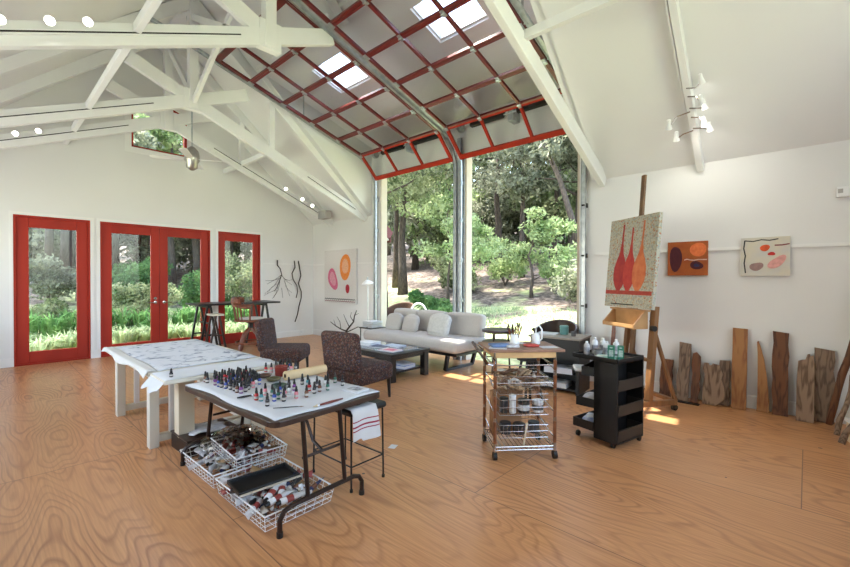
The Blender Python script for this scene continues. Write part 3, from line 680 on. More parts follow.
def pin(cx, w_, top, bot, nk, lean=0):
    L_ = [];
    prof = [(bot, .25), (bot + .05, .62), (bot + .12, .92), (bot + .19, 1), (bot + .27, .95), (bot + .35, .68), (bot + .43, .32), (bot + .55, nk), (top, nk*.9)]
    rt = [(cx + w_*k + lean*(z - bot), z) for z, k in prof]; lf = [(cx - w_*k + lean*(z - bot), z) for z, k in prof[::-1]]
    return rt + lf
rz_e = math.atan2(-.566, .825)
nf = Vector((-.566, -.825, 0))          # the way the painting faces
cen = Vector((-1.425, 4.99, 0))
ez = thing('easel', 'tall wooden studio easel holding the painting of three red pins', 'easel', (cen.x, cen.y, 0), rz_e)
painting('abstract_painting', 'speckled canvas of three tall red and orange pins resting on the easel', .76, 1.03, .04, speckle(), [
    (ribbon([(-.38, .17), (.36, .17)], .045), pm('pin_shelf', (.45, .05, .03))),
    (pin(-.165, .106, .96, .19, .13, .03), pm('pin_crimson', (.30, .012, .02), (.42, .03, .02), 12)), (pin(-.012, .096, .91, .19, .13, .03), pm('pin_red', (.52, .05, .03), (.42, .02, .02), 12)),
    (pin(.140, .102, .97, .19, .11, .05), pm('pin_orange', (.66, .20, .07), (.55, .12, .04), 12)),
    (ribbon([(-.27, .035), (.1, .035)], .012), pm('black', (.02, .02, .02)))],
    tuple(cen + Vector((-.04, .03, 1.10)) + nf * .06), rz_e, tilt=-.088)
# the easel: local X along the canvas, -Y faces the viewer
def ebar(name, p, q, wd=.05, ht=.07, mt_=None): m = MB(); m.beam(p, q, wd, ht, up=(0, 1, 0)); return obj(name, m, mt_ or easelwood, ez, bevel=.004)
mw = mat('easel_mast_wood', (.20, .11, .05), .5, var=.3, scale=5)
ebar('mast', (-.08, .03, .35), (-.09, .20, 2.62), .055, .03, mw)
ebar('upright', (-.19, .0, .08), (-.15, .07, 1.12), .045, .045); ebar('upright', (.225, .0, .08), (.235, .07, 1.13), .075, .05)
ebar('cross_bar', (-.24, .02, .55), (.26, .02, .55), .03, .06)
for sx in (-.24, .24):
    m = MB(); m.beam((sx, -.28, .09), (sx, .34, .09), .05, .06); obj('runner', m, easelwood, ez, bevel=.004)
    ebar('rear_strut', (sx, .33, .1), (sx*.85, .05, .98), .03, .035)
    for y in (-.26, .32):
        m = MB(); m.tube([(sx - .018, y, .032), (sx + .018, y, .032)], .032, 14); m.box(sx - .012, sx + .012, y - .012, y + .012, .04, .065); obj('caster', m, black_m, ez)
ebar('rear_cross_bar', (-.24, .3, .11), (.24, .3, .11), .04, .05)
m = MB()
m.box(-.32, .20, -.165, -.150, .895, .930); m.box(-.30, .18, -.16, .01, .885, .897); m.box(-.30, .18, -.005, .008, .897, 1.07); m.box(-.34, .22, -.05, .03, 1.07, 1.09)
for sx in (-.31, .19): m.prism([(-.165, .885), (-.165, .93), (-.03, 1.07), (.01, 1.07), (.01, .885)], .018, lambda a, b, t, sx=sx: (sx - .007 + t, a, b))
obj('tray', m, mat('honey_wood', (.52, .29, .12), .45, var=.25, scale=6), ez)
m = MB(); m.tube([(.265, .0, .90), (.315, .0, .90)], .03, 12); obj('knob', m, black_m, ez)

# ---------------- boards leaning on the wall ----------------
def board(lab, outline, x, y0, mt_, th_=.035, lean=None, cat='board', extra=None, name='leaning_board'):
    H_ = max(b for a, b in outline); ang = math.atan2((YB - .02) - y0 - th_, H_) if lean is None else lean
    mb = MB(); mb.prism(outline, th_, lambda a, b, t: (a, t, b))
    if extra: extra(mb)
    o = obj(name, mb, mt_, bevel=.003); o.location = (x, y0, 0.003); o.rotation_euler = (-ang, 0, 0); return tag(o, lab, cat)
def jag(x0, x1, h0, h1, seed, amp=.008, n=7, top=None):
    r = random.Random(seed); L_ = [(x0 + r.uniform(-amp, amp) * (0 < i < n), h0 * i / n) for i in range(n + 1)]; R_ = [(x1 + r.uniform(-amp, amp) * (0 < i < n), h1 * i / n) for i in range(n + 1)]
    return [(x0, 0), (x1, 0)] + R_[1:] + (top or []) + L_[:0:-1]
board('short grey-brown board leaning just behind the easel leg', jag(-.065, .065, .46, .46, 1), -1.25, 5.60, wood_brown)
board('tall weathered grey board, left of the narrow reddish strip', jag(-.062, .058, .69, .675, 2), -1.06, 5.56, wood_grey)
board('narrow wavy red-brown strip with live edge', jag(-.035, .04, .57, .54, 3, .012, top=[(0, .585)]), -.945, 5.57, wood_brown)
board('grey knotted slab with a broken edge and wide base', [(-.11, 0), (.02, 0), (.07, .05), (.10, .10), (.09, .22), (.06, .30), (.075, .36), (.03, .46), (-.03, .47), (-.035, .45), (-.06, .445), (-.07, .47), (-.11, .47), (-.12, .40), (-.10, .33), (-.115, .2)], -.76, 5.60, wood_drift, .04)
board('plain grey board standing behind the knotted slab', jag(-.045, .05, .50, .505, 5), -.68, 5.68, wood_grey, .025)
board('wide straight orange fir plank, tallest of the light ones', jag(-.066, .066, .885, .88, 6, .002), -.54, 5.63, wood_orange, .04)
board('curved horn-shaped pointed orange wood offcut', [(-.045, 0), (.06, 0), (.06, .12), (.045, .30), (.015, .55), (-.02, .70), (-.038, .755), (-.05, .74), (-.042, .6), (-.04, .4), (-.04, .2)], -.345, 5.69, wood_orange, .03)
board('tall dark redwood plank with rough edges', jag(-.068, .062, .875, .86, 8, .007), -.195, 5.66, wood_brown, .04)
board('pale driftwood slab with a broken notched top', [(-.072, 0), (.062, 0), (.062, .3), (.066, .55), (.055, .67), (.035, .655), (.03, .68), (.01, .675), (-.005, .62), (-.03, .615), (-.06, .60), (-.07, .4)], -.0, 5.58, wood_drift, .045)
board('weathered grey plank with a small dark hole, rightmost upright board', jag(-.075, .072, .735, .715, 10), .135, 5.68, wood_grey, .035)
m = MB(); m.box(-.33, .0, -.03, .03, 0, .012); tag(obj('floor_strip', m, blackmetal, loc=(-.88, 5.50, .001), rot=(0, 0, -.03)), 'thin black strip on the floor under the grey boards', 'strip')
def pole(lab, p, q, r, mt_):
    p, q = Vector(p), Vector(q); n = 9; rr = random.Random(int(p.y*1000)); pts = [p.lerp(q, i/(n-1)) + Vector((rr.uniform(-1, 1), rr.uniform(-1, 1), 0)) * .012 * (0 < i) for i in range(n)]
    m = MB(); m.tube([a - p for a in pts], [r * rr.uniform(.8, 1.2) for _ in pts], 8); tag(obj('driftwood_pole', m, mt_, loc=tuple(p), smooth=True), lab, 'pole')
pole('long dark driftwood pole leaning in the right corner', (.165, 5.54, .03), (.42, 5.56, 1.35), .028, wood_brown)
pole('paler driftwood pole in front of the dark one', (.205, 5.20, .03), (.42, 5.55, 1.05), .022, wood_drift)
pole('short grey driftwood pole nearest the camera in the corner', (.225, 4.96, .03), (.50, 5.1, .75), .026, wood_grey)
bx = thing('storage_box', 'white and tan box at the right edge below the poles', 'box', (.50, 5.12, 0), .3)
m = MB(); m.box(-.2, .2, -.15, .15, 0, .17); obj('crate', m, lightwood, bx, bevel=.004); m = MB(); m.box(-.21, .21, -.16, .16, .17, .2); obj('lid', m, white_p, bx, bevel=.004)
board('thin pointed red-brown board behind the black trolley', [(-.04, 0), (.05, 0), (.02, .8), (.0, .99), (-.02, .8)], -1.88, 5.60, redwood, .03)
board('short red-brown board behind the white bottles on the trolley', [(-.02, 0), (.03, 0), (.025, .80), (.01, .87), (-.015, .82)], -1.66, 5.62, wood_brown, .03)
# branches hung on wall_left
def branch(lab, root, pts, r0, r1, twigs=(), hook=True, cat='branch'):
    m = MB(); n = len(pts); m.tube(pts, [r0 + (r1 - r0) * i/(n-1) for i in range(n)], 7)
    for tw in twigs: m.tube(tw, [.006, .004, .0025][:len(tw)] if len(tw) <= 3 else [.006]*len(tw), 5)
    tag(obj('hanging_branch', m, twig, loc=root, smooth=True), lab, cat)
bx_ = XA + .05
yy = lambda y, z: (0, y - 4.8, z - 1.8)
tw = []
rr = random.Random(4)
for (y, z, a, L_) in ((4.88, 1.5, -2.5, .38), (4.86, 1.45, -2.2, .5), (4.9, 1.5, -.9, .35), (4.97, 1.38, -1.2, .4), (4.85, 1.35, -1.7, .4), (4.78, 1.3, -2.6, .35), (4.80, 1.22, -1.9, .3), (5.0, 1.25, -1.0, .25), (4.74, 1.15, -2.8, .3), (4.9, 1.2, -1.5, .25), (4.95, 1.42, -.3, .3), (4.82, 1.42, 3.4, .35)):
    p = Vector((0, y - 4.8, z - 1.8)); q = p + Vector((.03*rr.uniform(-1, 1), math.cos(a)*L_*.5, math.sin(a)*L_*.5)); s_ = q + Vector((0, math.cos(a + rr.uniform(-.6, .6))*L_*.5, math.sin(a + rr.uniform(-.6, .6))*L_*.5)); tw.append([p, q, s_])
branch('twiggy branch with many fine ends hung left of the two bare sticks', (bx_, 4.8, 1.8), [yy(4.79, 1.86), yy(4.79, 1.74), yy(4.86, 1.66), yy(4.90, 1.52), yy(4.85, 1.38), yy(4.78, 1.22), yy(4.72, 1.12)], .016, .006, tw)
branch('short bare crooked stick hung on the wall, middle of three', (bx_, 4.8, 1.8), [yy(5.23, 1.86), yy(5.25, 1.7), yy(5.17, 1.55), yy(5.2, 1.4), yy(5.30, 1.25), yy(5.32, 1.1), yy(5.28, .95)], .014, .010)
branch('long bare wavy stick hung on the wall, nearest the corner', (bx_, 4.8, 1.8), [yy(5.34, 1.86), yy(5.38, 1.65), yy(5.41, 1.5), yy(5.34, 1.3), yy(5.42, 1.1), yy(5.42, .95), yy(5.36, .75), yy(5.32, .55), yy(5.25, .36)], .014, .012)
# branch sculpture standing on the floor
bs = thing('branch_sculpture', 'dark bare forked branches rising from a pot behind the tweed chairs', 'branches', (-6.45, 4.75, 0))
m = MB(); m.lathe([(.09, 0), (.12, .02), (.14, .2), (.12, .26), (.10, .26)], seg=18); obj('pot', m, darkwood, bs, smooth=True)
m = MB(); e1 = Vector((.734, .68, 0))
def BR(pts, r0, r1): m.tube([e1*a + Vector((0, 0, b)) for a, b in pts], [r0 + (r1-r0)*i/(len(pts)-1) for i in range(len(pts))], 7)
BR([(0, .2), (0, .42), (.06, .50), (.14, .60), (.16, .72), (.2, .82)], .022, .008); BR([(0, .42), (-.1, .46), (-.2, .52), (-.3, .60)], .016, .006); BR([(.06, .5), (.0, .62), (-.05, .74)], .010, .004)
BR([(.0, .4), (.1, .44), (.22, .5), (.36, .48), (.42, .5)], .012, .004); BR([(.14, .60), (.08, .70), (.1, .78)], .008, .004); BR([(-.2, .52), (-.24, .64)], .006, .003); BR([(-.1, .46), (-.12, .6), (-.18, .7)], .008, .003); BR([(.16, .72), (.24, .76)], .006, .003)
obj('branches', m, twig, bs, smooth=True)

# ---------------- furniture by the red doors ----------------
tt = thing('trestle_table', 'high narrow dark table on trestles in front of the right red windows', 'table', (-8.72, 3.62, 0))
m = MB(); m.box(-.36, .36, -.84, .80, .895, .93); obj('tabletop', m, darkwood, tt, bevel=.005)
for sy in (-.62, .50):
    tr = MB()
    for sx in (-.26, .26):
        for s2 in (-1, 1): tr.beam((sx, sy + s2*.17, 0), (sx, sy + s2*.03, .86), .035, .035)
        tr.beam((sx, sy - .11, .32), (sx, sy + .11, .32), .02, .03)
    tr.box(-.3, .3, sy - .035, sy + .035, .85, .895); tr.beam((-.26, sy, .55), (.26, sy, .55), .025, .03)
    obj('trestle', tr, darkwood, tt)
st = thing('drafting_stool', 'pale folding trestle stool under the left end of the high table', 'stool', (-8.2, 3.02, 0))
for sx in (-.12, .12):
    m = MB(); m.beam((sx, -.16, 0), (sx, -.03, .72), .03, .03); m.beam((sx, .16, 0), (sx, .03, .72), .03, .03); obj('leg', m, tabledark, st)
m = MB(); m.box(-.16, .16, -.1, .1, .72, .75); obj('seat', m, cream, st); m = MB(); m.box(-.12, .12, -.012, .012, .35, .37); m.beam((-.12, -.1, .35), (-.12, .1, .35), .02, .02); m.beam((.12, -.1, .35), (.12, .1, .35), .02, .02); obj('stretcher', m, tabledark, st)
sw = thing('swivel_chair', 'red-brown wooden drafting swivel chair with spindle back and foot ring', 'chair', (-7.85, 3.55, 0), -.5)
m = MB(); m.lathe([(.22, .60), (.25, .61), (.25, .635), (.22, .64)], seg=20); obj('seat', m, redwood, sw); sw.scale = (1.22, 1.22, 1.0)
m = MB(); m.lathe([(.17, .64), (.19, .65), (.17, .672), (.05, .68)], seg=20); obj('seat_pad', m, mat('seat_pad', (.55, .50, .45), .9, var=.1), sw)
for k in range(4):
    a = PI/4 + k*PI/2; m = MB(); m.tube([(.03*math.cos(a), .03*math.sin(a), .46), (.13*math.cos(a), .13*math.sin(a), .36), (.19*math.cos(a), .19*math.sin(a), .2), (.24*math.cos(a), .24*math.sin(a), 0)], [.035, .035, .032, .026], 8); obj('leg', m, redwood, sw)
m = MB(); m.tube([(.225*math.cos(2*PI*i/20), .225*math.sin(2*PI*i/20), .2) for i in range(21)], .016, 6); obj('foot_ring', m, redwood, sw)
m = MB(); m.tube([(0, 0, .42), (0, 0, .6)], .03, 10); m.lathe([(.06, .56), (.1, .60)], seg=12); obj('spindle_post', m, darkwood, sw)
m = MB(); arc = [(.27*math.cos(a), .27*math.sin(a)) for a in [math.radians(t) for t in range(180, 361, 15)]]
m.tube([(x, y*1.0, .88 + .09*math.exp(-((i-6)/2.6)**2)) for i, (x, y) in enumerate(arc)], .026, 8)
for zz in (.97, 1.0, 1.03): m.tube([(x, y, zz) for x, y in arc[2:-2]], .028, 8)
obj('back_rail', m, redwood, sw, smooth=True)
for i in range(2, len(arc)-2): m = MB(); x, y = arc[i]; m.tube([(x*.85, y*.85, .63), (x, y, .95)], .009, 6); obj('back_spindle', m, redwood, sw)
for i in (0, -1): m = MB(); x, y = arc[i]; m.tube([(x*.85, y*.85, .63), (x, y, .92)], .012, 6); obj('arm_post', m, redwood, sw)

# ---------------- tweed chairs ----------------
def slipper(lab, loc, rz):
    c = thing('slipper_chair', lab, 'chair', loc, rz)          # faces local +Y
    m = MB(); m.cushion(-.29, .29, -.27, .31, .22, .43, .06, .05); obj('seat', m, tweed_m, c, smooth=True)
    m = MB(); Mx = Matrix.Translation((0, -.24, .36)) @ Matrix.Rotation(math.radians(8), 4, 'X'); m.cushion(-.29, .29, -.05, .05, .02, .46, .045, .04, M=Mx); obj('backrest', m, tweed_m, c, smooth=True)
    for sx in (-.2, .2): m = MB(); m.beam((sx, -.25, .2), (sx, -.26, .44), .04, .03); obj('back_support', m, darkwood, c)
    for sx in (-.24, .24):
        for sy in (-.22, .26): m = MB(); m.tube([(sx, sy, .23), (sx*1.03, sy*1.03, 0)], [.024, .016], 8); obj('leg', m, darkwood, c)
    return c
slipper('brown tweed armless chair seen from behind, nearer the coffee table', (-3.88, 3.04, 0), .12)
slipper('brown tweed armless chair side-on beyond the white worktables', (-5.66, 3.06, 0), -.82)

# ---------------- coffee table, sofa, lamp ----------------
ct = thing('coffee_table', 'low square black coffee table with a glass top and lower shelf', 'table', (-4.66, 4.16, 0))
m = MB(); m.box(-.58, .56, -.40, .38, .35, .39); obj('tabletop', m, darkwood, ct, bevel=.004); m = MB(); m.box(-.5, .48, -.32, .3, .390, .396); obj('glass_inset', m, mirror, ct)
m = MB(); m.box(-.54, .52, -.36, .34, .30, .35); obj('apron', m, darkwood, ct); m = MB(); m.box(-.5, .48, -.34, .32, .10, .125); obj('shelf', m, darkwood, ct)
for sx, sy in ((-.52, -.34), (.50, -.34), (-.52, .32), (.50, .32)): m = MB(); m.box(sx-.045, sx+.045, sy-.045, sy+.045, 0, .35); obj('leg', m, darkwood, ct, bevel=.003)
def flat(name, lab, cat, loc, wd, dp, ht, col, rz=0, col2=None, group=None):
    t_ = thing(name, lab, cat, loc, rz, group); cm = mat('cover_%02x%02x%02x' % tuple(int(255*c) for c in col), col, .35, var=.1)
    m = MB(); m.box(-wd/2, wd/2, -dp/2, dp/2, ht*.12, ht*.88) if ht > .012 else m.box(-wd/2, wd/2, -dp/2, dp/2, 0, ht*.8); obj('pages', m, paper, t_)
    m = MB(); m.box(-wd/2-.003, wd/2+.003, -dp/2-.003, dp/2+.003, ht*.88 if ht > .012 else ht*.8, ht)
    if ht > .012: m.box(-wd/2-.003, wd/2+.003, -dp/2-.003, dp/2+.003, 0, ht*.12); m.box(-wd/2-.004, -wd/2, -dp/2, dp/2, 0, ht)
    if col2: m.k = 1; m.box(-wd*.3, wd*.3, -dp*.25, dp*.3, ht, ht + .0006)
    obj('cover', m, [cm, mat('cover_%02x%02x%02x' % tuple(int(255*c) for c in col2), col2, .4, var=.2)] if col2 else cm, t_)
    return t_
tz_ = .397
flat('book', 'thick white book at the left end of the coffee table', 'book', (-5.02, 4.12, tz_), .30, .24, .045, (.75, .75, .76), .2)
flat('magazine', 'dark blue magazine under the white book on the coffee table', 'magazine', (-4.72, 4.10, tz_), .30, .23, .010, (.04, .05, .12), .25)
flat('magazine', 'pale blue magazine in the middle of the coffee table', 'magazine', (-4.60, 4.28, tz_), .29, .22, .014, (.50, .56, .68), .1)
flat('magazine', 'pink and white magazine at the right front of the coffee table', 'magazine', (-4.36, 3.98, tz_), .30, .23, .010, (.72, .55, .58), .1, (.70, .12, .22))
flat('book', 'red and blue book lying on the coffee table shelf', 'book', (-4.35, 4.2, .126), .3, .26, .05, (.10, .14, .35), .15, (.5, .05, .05))
flat('magazine', 'pale magazine on top of the shelf book under the coffee table', 'magazine', (-4.34, 4.22, .177), .27, .22, .014, (.65, .62, .66), -.1)
so = thing('sofa', 'long pale linen sofa on a dark metal frame in front of the open garage doors', 'sofa', (-4.93, 5.2, 0))
m = MB(); m.box(-1.06, 1.10, -.38, .36, .25, .29); obj('frame', m, darkwood, so, bevel=.004)
for sx in (-.9, .86):
    m = MB(); m.beam((sx + .06, -.36, .25), (sx - .0, -.34, .015), .05, .05, up=(0, 1, 0)); m.beam((sx, -.34, .02), (sx, .34, .02), .05, .035); m.beam((sx + .06, .36, .25), (sx, .34, .015), .05, .05, up=(0, 1, 0)); obj('leg', m, darkwood, so)
m = MB(); m.cushion(-1.08, 1.13, -.42, .42, .29, .48, .07, .05); obj('seat_cushion', m, sofa_m, so, smooth=True)
Mb = Matrix.Translation((0, .34, .44)) @ Matrix.Rotation(math.radians(-9), 4, 'X')
for a, b in ((-1.03, -.40), (-.39, .30), (.31, 1.08)):
    m = MB(); m.cushion(a, b, -.09, .09, .0, .40, .06, .1, M=Mb); obj('back_cushion', m, sofa_m, so, smooth=True)
for lab, x, rz_, s_, y in (('plain cream cushion at the left end of the sofa', -5.66, .1, .38, 5.30), ('plain cream cushion second from the left on the sofa', -5.22, -.08, .38, 5.28), ('shaggy white cushion right of centre on the sofa', -4.52, -.05, .46, 5.24)):
    m = MB(); Mx = Matrix.Rotation(math.radians(-18), 4, 'X'); m.cushion(-s_/2, s_/2, -.06, .06, 0, s_*.70, .055, .35, M=Mx)
    o = obj('throw_cushion', m, pillow_m if 'shaggy' in lab else sofa_m, loc=(x, y - .06, .485), smooth=True); o.rotation_euler = (0, 0, rz_); tag(o, lab, 'cushion')
sd = thing('side_table', 'small dark side table with thin legs at the left end of the sofa', 'table', (-6.42, 5.38, 0))
m = MB(); m.box(-.18, .18, -.2, .2, .43, .45); obj('tabletop', m, darkwood, sd, bevel=.003)
for sx, sy in ((-.16, -.18), (.16, -.18), (-.16, .18), (.16, .18)): m = MB(); m.tube([(sx, sy, 0), (sx, sy, .43)], .012, 6); obj('leg', m, darkwood, sd)
zz = .451
for i, (lab, cc, h_, rz_) in enumerate((('pale grey book at the bottom of the side table stack', (.55, .55, .53), .035, .1), ('tan book second in the side table stack', (.48, .40, .28), .03, -.1), ('grey-green book third in the side table stack', (.30, .33, .28), .035, .2), ('white magazine on top of the side table stack', (.75, .74, .72), .02, 0))):
    flat('book', lab, 'book', (-6.42, 5.38, zz), .26, .30, h_, cc, rz_); zz += h_ + .001
fl = thing('floor_lamp', 'slim floor lamp with a small white shade beside the left door track', 'lamp', (-6.72, 5.50, 0))
m = MB(); m.lathe([(.12, 0), (.12, .015), (.02, .025)], seg=18); obj('base', m, galv, fl); m = MB(); m.tube([(0, 0, .02), (0, 0, 1.42), (.02, -.02, 1.46), (.08, -.08, 1.44), (.10, -.10, 1.40)], .008, 6); obj('pole', m, galv, fl)
m = MB(); Mx = Matrix.Translation((.11, -.11, 1.35)) @ Matrix.Rotation(.25, 4, 'X'); m.lathe([(.13, -.035), (.10, .0), (.04, .04), (.02, .05)], seg=20, M=Mx); obj('lamp_shade', m, lampshade_m, fl, smooth=True)
m = MB(); m.lathe([(.03, -.03), (.035, -.01), (.01, .01)], seg=10, M=Mx); obj('bulb', m, lightglow, fl)
# ---------------- white worktables ----------------
wt = thing('worktable', 'white plywood worktable covered in ink drawings, on box frame legs', 'table', (-4.79, 1.40, 0))
m = MB(); m.box(-.92, .875, -.48, .47, .615, .645); obj('tabletop', m, cream, wt, bevel=.004)
m = MB(); m.box(-.86, .84, -.43, .42, .57, .615); obj('apron', m, cream, wt)
for x in (-.40, .78): m = MB(); m.box(x - .025, x + .025, -.30, -.26, .10, .57); obj('inner_post', m, trim_m, wt)
for x, y in ((-.40, -.42), (.78, -.42), (-.40, .36), (.78, .36)): m = MB(); m.box(x - .045, x + .045, y - .035, y + .035, 0, .57); obj('leg', m, cream, wt, bevel=.003)
for x in (-.40, .78): m = MB(); m.box(x - .03, x + .03, -.385, .325, .04, .10); obj('bottom_rail', m, cream, wt, bevel=.003)
m = MB(); m.box(-.355, .735, .33, .39, .04, .10); obj('back_rail', m, cream, wt, bevel=.003)
m = MB(); m.box(-.35, .73, .39, .405, .02, .57); obj('back_panel', m, greyboard, wt)
wt2 = thing('worktable', 'narrow white worktable between the drawings and the ink bottle table', 'table', (-3.67, 1.40, 0))
m = MB(); m.box(-.175, .19, -.48, .46, .62, .65); obj('tabletop', m, cream, wt2, bevel=.004)
for y in (-.25, .36): m = MB(); m.box(-.17, -.06, y - .06, y + .06, 0, .62); obj('leg', m, lightwood, wt2, bevel=.004)
m = MB(); m.box(-.13, -.10, -.19, .30, .06, .14); obj('bottom_rail', m, cream, wt2)
def sheet(name, lab, x0, x1, y0, y1, z, mt_, seed=1, drop=None, nx=24, ny=14, amp=.006):
    r = random.Random(seed); mb = MB(); ph = [r.uniform(0, 6) for _ in range(6)]
    def F(i, j):
        u, v = i/(nx-1), j/(ny-1); x = x0 + (x1-x0)*u + .012*math.sin(9*v + ph[0]) * (u > .95 or u < .05); y = y0 + (y1-y0)*v + .012*math.sin(11*u + ph[1]) * (v < .05 or v > .95)
        zz = z + amp*(1 + .5*math.sin(7*u + ph[2] + 3*v) + .5*math.sin(9*v + ph[3]))
        if drop and y < drop[0]: zz = zz - (drop[0] - y) * drop[1]
        return (x, y, zz)
    vs = [F(i, j) for j in range(ny) for i in range(nx)]; n = len(vs); vs += [(a, b, c + .0015) for a, b, c in vs]
    fs = []
    for j in range(ny-1):
        for i in range(nx-1): a = j*nx + i; fs += [(a+nx, a+nx+1, a+1, a), (a+n, a+1+n, a+nx+1+n, a+nx+n)]
    rim = [i for i in range(nx)] + [j*nx + nx-1 for j in range(1, ny)] + [(ny-1)*nx + i for i in range(nx-2, -1, -1)] + [j*nx for j in range(ny-2, 0, -1)]
    for a, b in zip(rim, rim[1:] + rim[:1]): fs.append((a, b, b+n, a+n))
    mb.add(vs, fs); return tag(obj(name, mb, mt_, smooth=True), lab, 'paper')
def drawing_mat():
    m = bpy.data.materials.new('ink_drawing'); m.use_nodes = True; n = m.node_tree; b = n.nodes['Principled BSDF']; L = n.links.new
    tc = n.nodes.new('ShaderNodeTexCoord'); no = n.nodes.new('ShaderNodeTexNoise'); no.inputs['Scale'].default_value = 7; no.inputs['Detail'].default_value = 5; no.inputs['Distortion'].default_value = 1.5; L(tc.outputs['Object'], no.inputs['Vector'])
    r = n.nodes.new('ShaderNodeValToRGB'); e = r.color_ramp.elements; e[0].position = .34; e[0].color = (.12, .13, .17, 1); e[1].position = .47; e[1].color = (.57, .57, .60, 1)
    q = e.new(.41); q.color = (.45, .47, .52, 1); L(no.outputs['Fac'], r.inputs[0])
    L(r.outputs[0], b.inputs['Base Color']); b.inputs['Roughness'].default_value = .8; return m
clothm = mat('cream_cloth', (.57, .55, .52), .9, var=.05)
sheet('drawing_sheet', 'wide sheet of blue-grey ink drawings on the left worktable', -5.62, -3.93, .97, 1.84, .647, drawing_mat(), 1, (1.0, .5), amp=.004)
sheet('paper_cover', 'cream paper cover hanging over the front edge of the left worktable', -5.66, -3.92, .90, 1.0, .6505, clothm, 8, (.92, 1.5), ny=8, amp=.002)
sheet('paper_cover', 'blank white paper on the narrow worktable, its corner hanging in front', -3.84, -3.49, .86, 1.84, .652, paper, 3, (.93, 1.2), amp=.003)

# ---------------- folding table with ink bottles ----------------
ft = thing('folding_table', 'dark brown metal folding table crowded with small ink bottles', 'table', (-2.79, 1.47, 0), math.radians(3))
hw, hd_, rc = .64, .42, .07
out = []
for cx, cy, a0 in ((hw-rc, -hd_+rc, -90), (hw-rc, hd_-rc, 0), (-hw+rc, hd_-rc, 90), (-hw+rc, -hd_+rc, 180)):
    for k in range(5): a = math.radians(a0 + k*22.5); out.append((cx + rc*math.cos(a), cy + rc*math.sin(a)))
m = MB(); m.prism(out, .035, lambda a, b, t: (a, b, .585 + t)); obj('tabletop', m, tabledark, ft, bevel=.004)
for sx, lean in ((.615, .055), (-.58, -.10)):
    for sy in (-.22, .03 + .02): m = MB(); m.tube([(sx, sy, .585), (sx + lean, sy, .145)], .0135, 10); obj('leg', m, brownmetal, ft)
    m = MB(); x = sx + lean
    m.tube([(x, -.40, .012), (x, -.40, .09), (x, -.375, .13), (x, -.33, .145), (x, .12, .145), (x, .165, .13), (x, .19, .09), (x, .19, .012)], .0145, 10); obj('foot_bar', m, brownmetal, ft)
    for y_ in (-.40, .19): m = MB(); m.tube([(x, y_, .001), (x, y_, .03)], .018, 10); obj('foot_cap', m, black_m, ft)
    m = MB(); s_ = 1 if sx < 0 else -1; m.tube([(sx, -.08, .36), (sx + s_*.10, -.08, .40), (sx + s_*.16, -.08, .5), (sx + s_*.30, -.08, .58)], .010, 8); m.tube([(sx, -.22, .36), (sx, .05, .36)], .009, 6); obj('brace', m, brownmetal, ft)
sh = sheet('table_paper', 'white paper sheet with wavy edges under the ink bottles', -.61, .615, -.395, .40, .6205, paper, 5, amp=.0012)
sh.location = (-2.79, 1.47, 0); sh.rotation_euler = (0, 0, math.radians(3))
TZ = .6248
inks = {'red': (.45, .02, .02), 'black': (.015, .012, .015), 'brown': (.16, .05, .02), 'green': (.03, .12, .08), 'teal': (.05, .20, .22), 'pink': (.65, .20, .22), 'purple': (.16, .03, .18), 'blue': (.03, .06, .30), 'clear': (.62, .60, .56)}
labelm = mat('bottle_label', (.42, .38, .34), .6, var=.1, scale=60)
proto = {}
def bottle(lab, x, y, ink, h=1.0, group=None):
    key = (ink, h)
    if key not in proto:
        t_ = thing('ink_bottle', lab, 'bottle', (x, y, TZ), 0, group)
        m = MB(); m.lathe([(.011, 0), (.0135, .003), (.0135, .034*h), (.012, .041*h), (.006, .047*h)], seg=10); obj('glass_body', m, mat('ink_' + ink, inks[ink], .12, spec=.6, var=.05), t_, smooth=True)
        m = MB(); m.lathe([(.0138, .010*h), (.0140, .010*h), (.0140, .026*h), (.0138, .026*h)], seg=10); obj('label_band', m, labelm, t_)
        m = MB(); m.lathe([(.0098, .046*h), (.0098, .058*h), (.0075, .060*h), (.0072, .072*h), (.006, .079*h), (.0015, .083*h)], seg=8); obj('dropper_cap', m, black_m, t_)
        proto[key] = t_; return t_
    t_ = copy_tree(proto[key]); t_.location = (x, y, TZ); t_.rotation_euler = (0, 0, R.uniform(0, 6.28)); t_['label'] = lab
    if group: t_['group'] = group
    elif 'group' in t_: del t_['group']
    return t_
FR = [(-2.616,1.216,'red'),(-2.571,1.227,'teal'),(-2.442,1.204,'black'),(-2.509,1.284,'blue'),(-2.462,1.325,'black'),(-2.542,1.375,'pink'),(-2.586,1.431,'clear'),(-2.464,1.414,'pink'),(-2.440,1.475,'brown'),(-2.562,1.571,'red'),(-2.755,1.630,'black'),(-2.692,1.638,'teal'),(-2.48,1.56,'black'),(-2.495,1.611,'brown'),(-2.613,1.665,'black'),(-2.588,1.720,'clear'),(-2.625,1.764,'black'),(-2.484,1.67,'green'),(-2.622,1.828,'green'),(-2.513,1.817,'black'),(-2.626,1.33,'green'),(-2.657,1.4,'blue'),(-2.731,1.508,'black'),(-2.650,1.505,'purple'),(-2.684,1.309,'pink'),(-2.535,1.325,'green')]
for x, y, c in FR: bottle('black-capped %s ink bottle standing in the loose rows at the right of the table' % c, x, y, c, 1.0, '%s ink bottles in the loose right-hand rows' % c)
BK = [(-3.346,1.637,'red'),(-3.300,1.663,'pink'),(-3.255,1.690,'clear'),(-3.332,1.752,'teal'),(-3.343,1.795,'black'),(-3.28,1.799,'black'),(-3.328,1.850,'blue'),(-3.39,1.75,'black'),(-3.40,1.8,'black'),(-3.39,1.855,'green'),(-3.265,1.866,'black'),(-3.22,1.80,'pink')]
